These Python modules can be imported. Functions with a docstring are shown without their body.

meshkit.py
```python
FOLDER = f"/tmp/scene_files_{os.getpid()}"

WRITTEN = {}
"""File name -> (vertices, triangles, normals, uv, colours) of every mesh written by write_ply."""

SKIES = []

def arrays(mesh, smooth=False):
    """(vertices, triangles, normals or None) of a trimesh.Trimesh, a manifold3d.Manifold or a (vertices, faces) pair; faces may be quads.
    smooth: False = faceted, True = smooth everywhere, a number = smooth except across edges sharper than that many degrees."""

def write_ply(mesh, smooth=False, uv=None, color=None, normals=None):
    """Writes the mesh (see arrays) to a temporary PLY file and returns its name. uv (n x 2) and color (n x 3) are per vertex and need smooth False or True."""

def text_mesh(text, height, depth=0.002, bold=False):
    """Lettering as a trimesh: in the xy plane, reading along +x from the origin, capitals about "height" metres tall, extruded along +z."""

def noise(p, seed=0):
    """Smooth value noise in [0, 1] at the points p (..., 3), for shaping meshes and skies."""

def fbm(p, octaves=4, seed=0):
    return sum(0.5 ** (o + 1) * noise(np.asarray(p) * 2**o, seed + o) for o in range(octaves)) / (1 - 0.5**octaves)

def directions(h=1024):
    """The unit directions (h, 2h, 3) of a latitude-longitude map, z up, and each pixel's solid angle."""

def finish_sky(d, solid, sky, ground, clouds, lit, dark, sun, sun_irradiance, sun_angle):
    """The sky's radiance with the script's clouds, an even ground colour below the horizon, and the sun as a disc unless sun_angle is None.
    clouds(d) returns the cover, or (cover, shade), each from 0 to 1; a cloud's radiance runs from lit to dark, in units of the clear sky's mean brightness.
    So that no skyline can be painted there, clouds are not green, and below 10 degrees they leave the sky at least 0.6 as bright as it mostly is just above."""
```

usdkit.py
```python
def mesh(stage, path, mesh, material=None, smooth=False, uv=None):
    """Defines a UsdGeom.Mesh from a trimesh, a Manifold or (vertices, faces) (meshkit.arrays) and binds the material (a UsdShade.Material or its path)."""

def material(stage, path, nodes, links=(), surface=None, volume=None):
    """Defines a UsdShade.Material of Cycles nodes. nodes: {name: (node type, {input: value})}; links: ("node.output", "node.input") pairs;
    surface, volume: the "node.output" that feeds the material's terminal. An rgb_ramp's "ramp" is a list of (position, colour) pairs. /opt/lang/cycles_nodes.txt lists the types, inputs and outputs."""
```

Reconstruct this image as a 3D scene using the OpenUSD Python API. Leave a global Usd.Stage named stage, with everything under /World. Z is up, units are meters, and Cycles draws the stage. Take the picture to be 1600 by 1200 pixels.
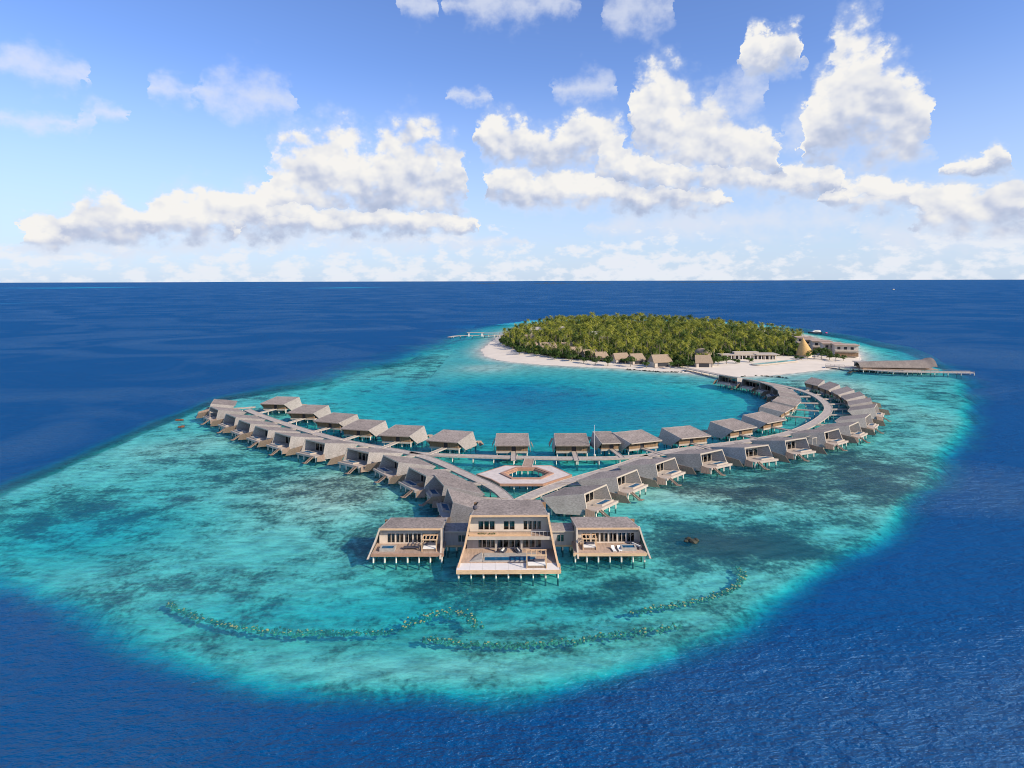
import math, random
import numpy as np, trimesh, usdkit, meshkit
import shapely
from scipy import ndimage
from scipy.spatial import cKDTree
from pxr import Usd, UsdGeom, UsdLux, UsdShade, Gf, Sdf, Vt

random.seed(7)
rng = np.random.default_rng(7)
stage = Usd.Stage.CreateInMemory()
UsdGeom.SetStageUpAxis(stage, UsdGeom.Tokens.z)
UsdGeom.SetStageMetersPerUnit(stage, 1.0)
UsdGeom.Xform.Define(stage, '/World')
UsdGeom.Scope.Define(stage, '/World/Looks')

# ------------------------------------------------------------------ camera
H, F, ROLL = 70.0, 900.0, 0.0031            # height above the sea, focal length in photograph pixels, roll of the horizon
cam = UsdGeom.Camera.Define(stage, '/World/camera')
cr, sr = math.cos(ROLL), math.sin(ROLL)
cam.AddTransformOp().Set(Gf.Matrix4d(cr, 0, -sr, 0, sr, 0, cr, 0, 0, -1, 0, 0, 0, 0, H, 1))
cam.CreateHorizontalApertureAttr(36.0); cam.CreateVerticalApertureAttr(27.0)
cam.CreateFocalLengthAttr(36.0 * F / 1600.0)
cam.CreateVerticalApertureOffsetAttr(-36.0 * (600 - 438.5) / 1600.0)
cam.CreateClippingRangeAttr(Gf.Vec2f(1.0, 200000.0))
cam.CreateExposureAttr(0.35)

# ------------------------------------------------------------------ sky and sun
SUN_EL = math.radians(31.0)
SUN_AZ = math.atan2(0.86, -0.52)            # clockwise from +y
SKY = 0.102
BRIGHT = 0.785                               # clouds and veil, for that exposure
SKY_TINT = (1.0, 1.16, 1.62)
sun = UsdLux.DistantLight.Define(stage, '/World/sun')
sun.CreateIntensityAttr(1.2); sun.CreateNormalizeAttr(True); sun.CreateAngleAttr(0.5)
sun.CreateColorAttr(Gf.Vec3f(1.0, 0.88, 0.72))
sd_ = np.array([math.sin(SUN_AZ) * math.cos(SUN_EL), math.cos(SUN_AZ) * math.cos(SUN_EL), math.sin(SUN_EL)])
zx = np.cross([0, 0, 1.0], sd_); zx /= np.linalg.norm(zx); zy = np.cross(sd_, zx)
sun.AddTransformOp().Set(Gf.Matrix4d(*zx, 0, *zy, 0, *sd_, 0, 0, 0, 0, 1))


def sky_direction(px, py):
    """azimuth and elevation in degrees of a direction seen at a photograph pixel"""
    u, v = (px - 800) / F, (438.5 - py) / F
    return math.degrees(math.atan(u)), math.degrees(math.atan(v / math.hypot(1, u)))


# cumulus billows in three layers, each a list of (centre, half sizes) in photograph pixels, turned into azimuth and elevation
TOWERS = [(475, 265, 55, 50), (520, 285, 75, 95), (560, 330, 150, 55), (640, 250, 60, 62), (690, 300, 45, 80), (1030, 180, 50, 82), (1070, 235, 85, 100), (1120, 265, 90, 70), (1185, 265, 40, 60),
          (1340, 110, 45, 90), (1345, 185, 95, 105), (1350, 235, 110, 66), (390, 350, 70, 55), (1425, 165, 35, 26)]
MIDDLE = [(160, 345, 55, 46), (150, 362, 105, 34), (70, 378, 36, 16), (300, 338, 62, 50), (240, 362, 140, 34), (790, 218, 50, 40), (850, 245, 100, 42), (920, 228, 60, 52),
          (1000, 280, 70, 44), (1090, 285, 130, 42), (1490, 322, 75, 38), (1575, 325, 75, 46), (1390, 318, 80, 36), (1250, 294, 80, 34), (1465, 345, 36, 48), (1540, 360, 70, 28), (440, 340, 60, 45)]
LOW = [(800, 288, 46, 32), (880, 306, 120, 40), (945, 300, 56, 28), (560, 352, 190, 36), (1525, 268, 60, 22), (1562, 258, 28, 30), (1040, 318, 100, 34), (1182, 88, 26, 46), (1228, 92, 32, 48), (1206, 106, 48, 26), (1350, 312, 76, 36)]
WISPS = [(390, 148, 76, 46), (270, 142, 42, 24), (800, 8, 110, 36), (1000, 18, 64, 44), (655, 10, 30, 32), (165, 172, 42, 14), (50, 190, 95, 15)]
VEILS = [(60, 105, 90, 34), (915, 140, 55, 28), (1160, 150, 44, 40), (1262, 205, 50, 42), (740, 150, 40, 9)]
HAZES = [(1130, 352, 260, 30), (560, 376, 260, 20), (1480, 370, 160, 40), (200, 392, 160, 14)]


def profile(blobs, flat):
    """top and foot of a cloud layer for each of 256 azimuths from -45 to 45 degrees, as ramp colours"""
    az = np.linspace(-45, 45, 256)
    top, foot = np.full(256, -1e3), np.full(256, 1e3)
    for px, py, w, h in blobs:
        a, e = sky_direction(px, py)
        a2, _ = sky_direction(px + w, py); _, e2 = sky_direction(px, py - h)
        q = 1 - ((az - a) / (a2 - a)) ** 2
        on = q > 0
        c = np.sqrt(np.clip(q, 0, 1)) * (e2 - e)
        top[on] = np.maximum(top, e + c)[on]; foot[on] = np.minimum(foot, e - flat * c)[on]
    none = top < -900
    top[none] = 0; foot[none] = 0
    mid, half = (top + foot) / 2, np.maximum(top - foot, 0) / 2
    idx = np.arange(256)
    mid[none] = np.interp(idx[none], idx[~none], mid[~none])
    half[none] = 0
    return [(i / 255, (mid[i] / 40, half[i] / 20, 0.0 if none[i] else 1.0)) for i in range(256)]


def make_sky():
    n, l = {}, []
    def math_(k, kind, a=None, b=None, c=None, **kw):
        ins = dict(math_type=kind, **kw)
        for s, v in (('value1', a), ('value2', b), ('value3', c)):
            if isinstance(v, str): l.append((v, f'{k}.{s}'))
            elif v is not None: ins[s] = v
        n[k] = ('math', ins)
        return k + '.value'
    n['tc'] = ('texture_coordinate', {})
    n['sky'] = ('sky_texture', dict(sky_type='single_scattering', sun_disc=False, sun_elevation=SUN_EL, sun_rotation=SUN_AZ, altitude=70.0, air_density=1.0, aerosol_density=0.6, ozone_density=2.0))
    n['dir'] = ('separate_xyz', {}); l.append(('tc.generated', 'dir.vector'))
    az = math_('azd', 'multiply_add', math_('az', 'arctan2', 'dir.x', 'dir.y'), 180 / math.pi, 45.0)
    az = math_('azf', 'pingpong', az, 90.0)                         # the clouds in view go on all round, mirrored every quarter turn
    el = math_('eld', 'multiply', math_('el', 'arcsine', 'dir.z'), 180 / math.pi)
    n['p'] = ('combine_xyz', dict(z=0.0)); l.extend([(az, 'p.x'), (el, 'p.y')])
    n['z'] = ('vector_math', dict(math_type='multiply', vector2=(1, 1.2, 1))); l.append(('p.vector', 'z.vector1'))
    n['zo'] = ('vector_math', dict(math_type='add', vector2=(0.55, 0.75, 0))); l.append(('z.vector', 'zo.vector1'))
    n['warp'] = ('noise_texture', dict(dimensions='2D', scale=0.55, detail=4.0, roughness=0.6)); l.append(('z.vector', 'warp.vector'))
    n['wv'] = ('separate_xyz', {}); l.append(('warp.color', 'wv.vector'))
    azw = math_('azw', 'multiply_add', 'wv.x', 2.6, math_('azw0', 'add', az, -1.3))
    elw = math_('elw', 'multiply_add', 'wv.y', 1.6, math_('elw0', 'add', el, -0.8))
    azt = math_('azt', 'multiply', azw, 1 / 90)

    def radius(tag, blobs, at, e, flat=0.55, pad=0.15):
        n[tag] = ('rgb_ramp', dict(ramp=profile(blobs, flat))); l.append((at, tag + '.fac'))
        n[tag + 'x'] = ('separate_xyz', {}); l.append((tag + '.color', tag + 'x.vector'))
        d = math_(tag + 'd', 'absolute', math_(tag + 'e', 'multiply_add', tag + 'x.x', -40.0, e))
        r = math_(tag + 'r', 'divide', d, math_(tag + 'h', 'multiply_add', tag + 'x.y', 20.0, pad))
        return math_(tag + 'q', 'add', r, math_(tag + 'g', 'multiply_add', tag + 'x.z', -6.0, 6.0))

    def billow(tag, src):
        """heaped fractal noise of the sky coordinate, about -0.5 to 0.5"""
        n[tag + 'n'] = ('noise_texture', dict(dimensions='2D', scale=0.36, detail=6.0, roughness=0.56)); l.append((src, tag + 'n.vector'))
        n[tag + 'v'] = ('voronoi_texture', dict(dimensions='2D', feature='f1', scale=0.62, detail=2.0, roughness=0.42, lacunarity=2.4)); l.append((src, tag + 'v.vector'))
        return math_(tag + 'b', 'multiply_add', tag + 'v.distance', -0.62, math_(tag + 'a', 'multiply_add', tag + 'n.fac', 2.1, -0.77))

    dens, rad, bil, high = {}, {}, {}, {}

    def nearest(t, k, r, s, r2, s2):
        """the smaller of two radii, and with it the height within that cloud from -1 to 1"""
        c = math_(f'{t}lt{k}', 'less_than', r2, r)
        n[f'{t}sel{k}'] = ('mix_float', {}); l.extend([(c, f'{t}sel{k}.fac'), (s, f'{t}sel{k}.a'), (s2, f'{t}sel{k}.b')])
        return math_(f'{t}mn{k}', 'minimum', r, r2), f'{t}sel{k}.result'
    for t, a, e, z in (('A', azt, elw, 'z.vector'), ('B', azt, math_('els', 'add', elw, 0.62), 'zo.vector')):
        b = billow(t, z)
        up = lambda k: math_(k + 's', 'divide', k + 'e.value', k + 'h.value')
        r = radius(t + '1', TOWERS, a, e); s = up(t + '1')
        for k, blobs in (('2', MIDDLE), ('3', LOW)):
            r2 = radius(t + k, blobs, a, e); s2 = up(t + k)
            r, s = nearest(t, k, r, s, r2, s2)
        high[t] = s
        r = math_(t + 'rp', 'power', r, 1.6)
        rad[t], bil[t] = r, b
        dens[t] = math_(t + 'dens', 'subtract', math_(t + 'bb', 'add', b, 1.18), r)
    # thinner towards the sun means lit, the foot of a cloud is in its own shade and frays out
    fall = math_('fall', 'subtract', math_('rc2', 'minimum', rad['B'], 1.5), math_('rc1', 'minimum', rad['A'], 1.5))
    n['soft'] = ('map_range', dict(from_min=-0.35, from_max=0.35, to_min=1.15, to_max=0.5, clamp=True)); l.append((fall, 'soft.value'))
    n['cover'] = ('map_range', dict(range_type='smoothstep', from_min=-0.05, to_min=0.0, to_max=1.0, clamp=True)); l.extend([(dens['A'], 'cover.value'), ('soft.result', 'cover.from_max')])
    for t, z in (('A', 'z.vector'), ('B', 'zo.vector')):
        n[t + 'L'] = ('noise_texture', dict(dimensions='2D', scale=0.5, detail=2.5, roughness=0.5)); l.append((z, t + 'L.vector'))
    heap = math_('heap', 'subtract', 'AL.fac', 'BL.fac')
    fine = math_('fine', 'subtract', bil['A'], bil['B'])
    n['grey'] = ('noise_texture', dict(dimensions='2D', scale=0.16, detail=2.0, roughness=0.5)); l.append(('zo.vector', 'grey.vector'))
    low = math_('low', 'multiply_add', 'grey.fac', 1.1, -0.55)
    n['hi'] = ('map_range', dict(range_type='smoothstep', from_min=-1.1, from_max=0.7, to_min=-0.30, to_max=0.16, clamp=True)); l.append((high['A'], 'hi.value'))
    lit = math_('lit', 'multiply_add', heap, 0.95, math_('lit0', 'multiply_add', fall, 0.55, math_('lit1', 'multiply_add', fine, 0.13, math_('lit2', 'add', low, math_('lit3', 'add', 'hi.result', 0.63)))))
    n['ccol'] = ('rgb_ramp', dict(ramp=[(0.0, (.46, .54, .73)), (0.35, (.60, .66, .82)), (0.65, (.82, .84, .90)), (1.0, (.99, .975, .945))])); l.append((lit, 'ccol.fac'))
    n['ck'] = ('vector_math', dict(math_type='scale', scale=0.93 * BRIGHT / SKY)); l.append(('ccol.color', 'ck.vector1'))
    # soft wisps
    rw = math_('rw', 'minimum', radius('W1', WISPS, azt, elw, 0.9), math_('rw0', 'minimum', radius('W2', VEILS, azt, elw, 0.9), radius('W3', HAZES, azt, elw, 0.9)))
    wd = math_('wd', 'subtract', math_('wa', 'multiply_add', 'Bn.fac', 2.4, -0.15), rw)
    n['wc'] = ('map_range', dict(range_type='smoothstep', from_min=-0.35, from_max=1.5, to_min=0.0, to_max=0.72, clamp=True)); l.append((wd, 'wc.value'))
    # thin bright veil and a broken bank of far cloud low over the horizon
    n['veil'] = ('map_range', dict(range_type='smoothstep', from_min=-1.0, from_max=21.0, to_min=0.80, to_max=0.0, clamp=True)); l.append((el, 'veil.value'))
    n['bz'] = ('vector_math', dict(math_type='multiply', vector2=(0.8, 1.5, 1))); l.append(('p.vector', 'bz.vector1'))
    n['bn'] = ('noise_texture', dict(dimensions='2D', scale=0.55, detail=6.0, roughness=0.58)); l.append(('bz.vector', 'bn.vector'))
    n['bf'] = ('noise_texture', dict(dimensions='2D', scale=0.06, detail=2.0)); l.append(('p.vector', 'bf.vector'))
    n['bh'] = ('map_range', dict(from_min=1.2, from_max=12.0, to_min=0.10, to_max=-0.46, clamp=True)); l.append((el, 'bh.value'))
    bk = math_('bk', 'add', math_('bk0', 'multiply_add', 'bf.fac', 0.5, 'bn.fac'), 'bh.result')
    n['bank'] = ('map_range', dict(range_type='smoothstep', from_min=0.74, from_max=0.94, to_min=0.0, to_max=0.85, clamp=True)); l.append((bk, 'bank.value'))
    n['halo'] = ('map_range', dict(range_type='smoothstep', from_min=-0.75, from_max=0.75, to_min=0.0, to_max=0.5, clamp=True)); l.append((dens['A'], 'halo.value'))
    n['blue'] = ('mix', dict(mix_type='multiply', fac=1.0, color2=SKY_TINT)); l.append(('sky.color', 'blue.color1'))
    n['m0'] = ('mix', dict(color2=(.60 * BRIGHT / SKY, .73 * BRIGHT / SKY, .91 * BRIGHT / SKY))); l.extend([('blue.color', 'm0.color1'), ('veil.result', 'm0.fac')])
    n['m1'] = ('mix', dict(color2=(.76 * BRIGHT / SKY, .80 * BRIGHT / SKY, .90 * BRIGHT / SKY))); l.extend([('m0.color', 'm1.color1'), ('wc.result', 'm1.fac')])
    n['m1b'] = ('mix', dict(color2=(.84 * BRIGHT / SKY, .87 * BRIGHT / SKY, .93 * BRIGHT / SKY))); l.extend([('m1.color', 'm1b.color1'), ('bank.result', 'm1b.fac')])
    n['m1c'] = ('mix', dict(color2=(.70 * BRIGHT / SKY, .77 * BRIGHT / SKY, .90 * BRIGHT / SKY))); l.extend([('m1b.color', 'm1c.color1'), ('halo.result', 'm1c.fac')])
    n['m2'] = ('mix', {}); l.extend([('m1c.color', 'm2.color1'), ('ck.vector', 'm2.color2'), ('cover.result', 'm2.fac')])
    n['bg'] = ('background_shader', dict(strength=SKY)); l.append(('m2.color', 'bg.color'))
    return usdkit.material(stage, '/World/Looks/sky', n, l, surface='bg.background')


dome = UsdLux.DomeLight.Define(stage, '/World/sky')
UsdShade.MaterialBindingAPI.Apply(dome.GetPrim()).Bind(make_sky())
dome.GetPrim().SetCustomDataByKey('kind', 'structure')
dome.GetPrim().SetCustomDataByKey('label', 'blue sky with heaped white cumulus clouds above the sea')

# ------------------------------------------------------------------ helpers
def at(px, py, z=0.0):
    """the point of the place at height z that the photograph shows at (px, py)"""
    u, v = (px - 800) / F, (438.5 - py) / F
    d = np.array([cr * u + sr * v, 1.0, -sr * u + cr * v])
    return d * ((z - H) / d[2]) + np.array([0, 0, H])


def at_xy(pts, z=0.0):
    return np.array([at(x, y, z)[:2] for x, y in pts])


COUNT = {}


def numbered(base, name):
    k = (base, name); c = COUNT.get(k, 0); COUNT[k] = c + 1
    return f'{base}/{name}' + (f'_{c:03d}' if c else '')


def tag(prim, label=None, cat=None, group=None, kind=None):
    p = prim.GetPrim() if hasattr(prim, 'GetPrim') else prim
    for k, v in (('label', label), ('category', cat), ('group', group), ('kind', kind)):
        if v: p.SetCustomDataByKey(k, v)
    return p


class MB:
    """collects solid pieces, then becomes one mesh"""
    def __init__(self): self.v, self.f, self.n = [], [], 0
    def add(self, v, f):
        v = np.asarray(v, float); f = np.asarray(f, int)
        self.v.append(v); self.f.append(f + self.n); self.n += len(v)
        return self
    def hexa(self, p):
        """eight corners: four below in order, four above in the same order"""
        p = np.asarray(p, float)
        f = np.array([[0, 2, 1], [0, 3, 2], [4, 5, 6], [4, 6, 7], [0, 1, 5], [0, 5, 4], [1, 2, 6], [1, 6, 5], [2, 3, 7], [2, 7, 6], [3, 0, 4], [3, 4, 7]])
        if np.dot(np.cross(p[1] - p[0], p[3] - p[0]), p[4] - p[0]) < 0: f = f[:, ::-1]
        return self.add(p, f)
    def box(self, a, b, M=None):
        (x0, y0, z0), (x1, y1, z1) = a, b
        p = [(x0, y0, z0), (x1, y0, z0), (x1, y1, z0), (x0, y1, z0), (x0, y0, z1), (x1, y0, z1), (x1, y1, z1), (x0, y1, z1)]
        return self.hexa([M(*q) for q in p] if M else p)
    def plate(self, poly, vec):
        """a flat polygon given thickness by vec; the first corner sees all the others"""
        p = np.asarray(poly, float); n = len(p); q = p + np.asarray(vec, float)
        f = []
        for i in range(1, n - 1): f += [[0, i + 1, i], [n, n + i, n + i + 1]]
        for i in range(n):
            j = (i + 1) % n; f += [[i, j, n + j], [i, n + j, n + i]]
        f = np.array(f)
        nrm = sum(np.cross(p[i] - p[0], p[i + 1] - p[0]) for i in range(1, n - 1))
        if np.dot(nrm, vec) < 0: f = f[:, ::-1]
        return self.add(np.vstack([p, q]), f)
    def beam(self, a, b, w, h=None, up=(0, 0, 1)):
        a, b = np.asarray(a, float), np.asarray(b, float); h = h or w
        d = b - a; d /= np.linalg.norm(d)
        s = np.cross(d, up)
        if np.linalg.norm(s) < 1e-3: s = np.cross(d, (1, 0, 0))
        s /= np.linalg.norm(s); t = np.cross(s, d)
        c = [-s * w / 2 - t * h / 2, s * w / 2 - t * h / 2, s * w / 2 + t * h / 2, -s * w / 2 + t * h / 2]
        return self.hexa([a + x for x in c] + [b + x for x in c])
    def tube(self, a, b, r0, r1=None, k=8):
        a, b = np.asarray(a, float), np.asarray(b, float); r1 = r0 if r1 is None else r1
        d = b - a; d /= np.linalg.norm(d)
        s = np.cross(d, (1, 0, 0) if abs(d[0]) < .9 else (0, 1, 0)); s /= np.linalg.norm(s); t = np.cross(d, s)
        an = np.arange(k) * 2 * math.pi / k
        ring = np.cos(an)[:, None] * s + np.sin(an)[:, None] * t
        v = np.vstack([a + ring * r0, b + ring * r1, a[None], b[None]])
        f = []
        for i in range(k):
            j = (i + 1) % k
            f += [[i, j, k + j], [i, k + j, k + i], [2 * k, j, i], [2 * k + 1, k + i, k + j]]
        return self.add(v, f)
    def mesh(self): return np.vstack(self.v), np.vstack(self.f)
    def build(self, name, mat, parent='/World', smooth=False, **kw):
        path = numbered(str(parent), name)
        m = usdkit.mesh(stage, path, self.mesh(), mat, smooth=smooth)
        tag(m, **kw)
        return m


def extrude(geom, h, z):
    m = MB()
    for g in getattr(geom, 'geoms', [geom]):
        e = trimesh.creation.extrude_polygon(g, h, engine='earcut'); m.add(e.vertices + np.array([0, 0, z]), e.faces)
    return m


def thing(name, label, cat, loc=(0, 0, 0), rot=0.0, group=None, kind=None, scale=None):
    path = numbered('/World', name)
    x = UsdGeom.Xform.Define(stage, path)
    x.AddTranslateOp().Set(Gf.Vec3d(*map(float, loc))); x.AddRotateZOp().Set(math.degrees(rot))
    if scale is not None: x.AddScaleOp().Set(Gf.Vec3f(*map(float, np.broadcast_to(scale, 3))))
    tag(x, label, cat, group, kind)
    return path


def proto(name):
    p = f'/World/Kinds/{name}'
    stage.CreateClassPrim('/World/Kinds') if not stage.GetPrimAtPath('/World/Kinds') else None
    UsdGeom.Xform.Define(stage, p)
    return p


def copy_of(kind, name, label, cat, loc, rot=0.0, group=None, scale=None):
    p = thing(name, label, cat, loc, rot, group, None, scale)
    pr = stage.GetPrimAtPath(p)
    pr.GetReferences().AddInternalReference(kind); pr.SetInstanceable(True)
    return p


ORD = ['first', 'second', 'third', 'fourth', 'fifth', 'sixth', 'seventh', 'eighth', 'ninth', 'tenth', 'eleventh', 'twelfth', 'thirteenth', 'fourteenth', 'fifteenth', 'sixteenth']

# ------------------------------------------------------------------ materials
def mat(name, color, rough=0.7, vary=0.25, scale=2.0, stretch=(1, 1, 1), bump=0.0, spec=0.3, detail=4.0, island=0.0, col2=None, weather=0.0):
    """a base colour broken up by noise of the object's own space, with the same noise as fine relief"""
    c = np.array(color); n = {}; l = []
    n['tc'] = ('texture_coordinate', {})
    n['map'] = ('mapping', dict(scale=stretch)); l.append(('tc.object', 'map.vector'))
    n['no'] = ('noise_texture', dict(scale=scale, detail=detail, roughness=0.62)); l.append(('map.vector', 'no.vector'))
    lo, hi = (c * (1 - vary), c * (1 + vary)) if col2 is None else (c, np.array(col2))
    n['rp'] = ('rgb_ramp', dict(ramp=[(0.3, tuple(lo)), (0.7, tuple(np.minimum(hi, .95)))])); l.append(('no.fac', 'rp.fac'))
    src = 'rp.color'
    if weather:
        n['ob'] = ('object_info', {}); n['wn'] = ('noise_texture', dict(scale=0.22, detail=4.0, roughness=0.6)); l.append(('tc.object', 'wn.vector'))
        n['w1'] = ('math', dict(math_type='multiply_add', value2=2 * weather, value3=1 - weather)); l.append(('wn.fac', 'w1.value1'))
        n['w2'] = ('math', dict(math_type='multiply_add', value2=weather * .7, value3=-.35 * weather)); l.append(('ob.random', 'w2.value1'))
        n['w3'] = ('math', dict(math_type='add')); l += [('w1.value', 'w3.value1'), ('w2.value', 'w3.value2')]
        n['wh'] = ('hsv', {}); l += [(src, 'wh.color'), ('w3.value', 'wh.value')]; src = 'wh.color'
    if island:
        n['ge'] = ('geometry', {}); n['oi'] = ('math', dict(math_type='multiply_add', value2=2 * island, value3=1 - island)); l.append(('ge.random_per_island', 'oi.value1'))
        n['hs'] = ('hsv', {}); l += [(src, 'hs.color'), ('oi.value', 'hs.value')]; src = 'hs.color'
    n['p'] = ('principled_bsdf', dict(roughness=rough, specular_ior_level=spec)); l.append((src, 'p.base_color'))
    if bump:
        n['bu'] = ('bump', dict(strength=0.6, distance=bump)); l += [('no.fac', 'bu.height'), ('bu.normal', 'p.normal')]
    return usdkit.material(stage, '/World/Looks/' + name, n, l, surface='p.BSDF')


def glass_mat(name):
    n = {'tr': ('transparent_bsdf', dict(color=(.62, .68, .70))), 'gl': ('glossy_bsdf', dict(color=(.9, .95, 1), roughness=0.03)), 'fr': ('fresnel', dict(IOR=1.6)), 'mx': ('mix_closure', {})}
    return usdkit.material(stage, '/World/Looks/' + name, n, [('fr.fac', 'mx.fac'), ('tr.BSDF', 'mx.closure1'), ('gl.BSDF', 'mx.closure2')], surface='mx.closure')


def leaf_mat(name, a, b, trans=0.35):
    n = {'oi': ('object_info', {}), 'ge': ('geometry', {}), 'ad': ('math', dict(math_type='multiply_add', value2=0.55)), 'm2': ('math', dict(math_type='multiply', value2=0.45)),
         'rp': ('rgb_ramp', dict(ramp=[(0.0, a), (1.0, b)])), 'd': ('principled_bsdf', dict(roughness=0.55, specular_ior_level=0.25)), 't': ('translucent_bsdf', {}), 'mx': ('mix_closure', dict(fac=trans))}
    l = [('ge.random_per_island', 'm2.value1'), ('oi.random', 'ad.value1'), ('m2.value', 'ad.value3'), ('ad.value', 'rp.fac'), ('rp.color', 'd.base_color'), ('rp.color', 't.color'), ('d.BSDF', 'mx.closure1'), ('t.BSDF', 'mx.closure2')]
    return usdkit.material(stage, '/World/Looks/' + name, n, l, surface='mx.closure')


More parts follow.
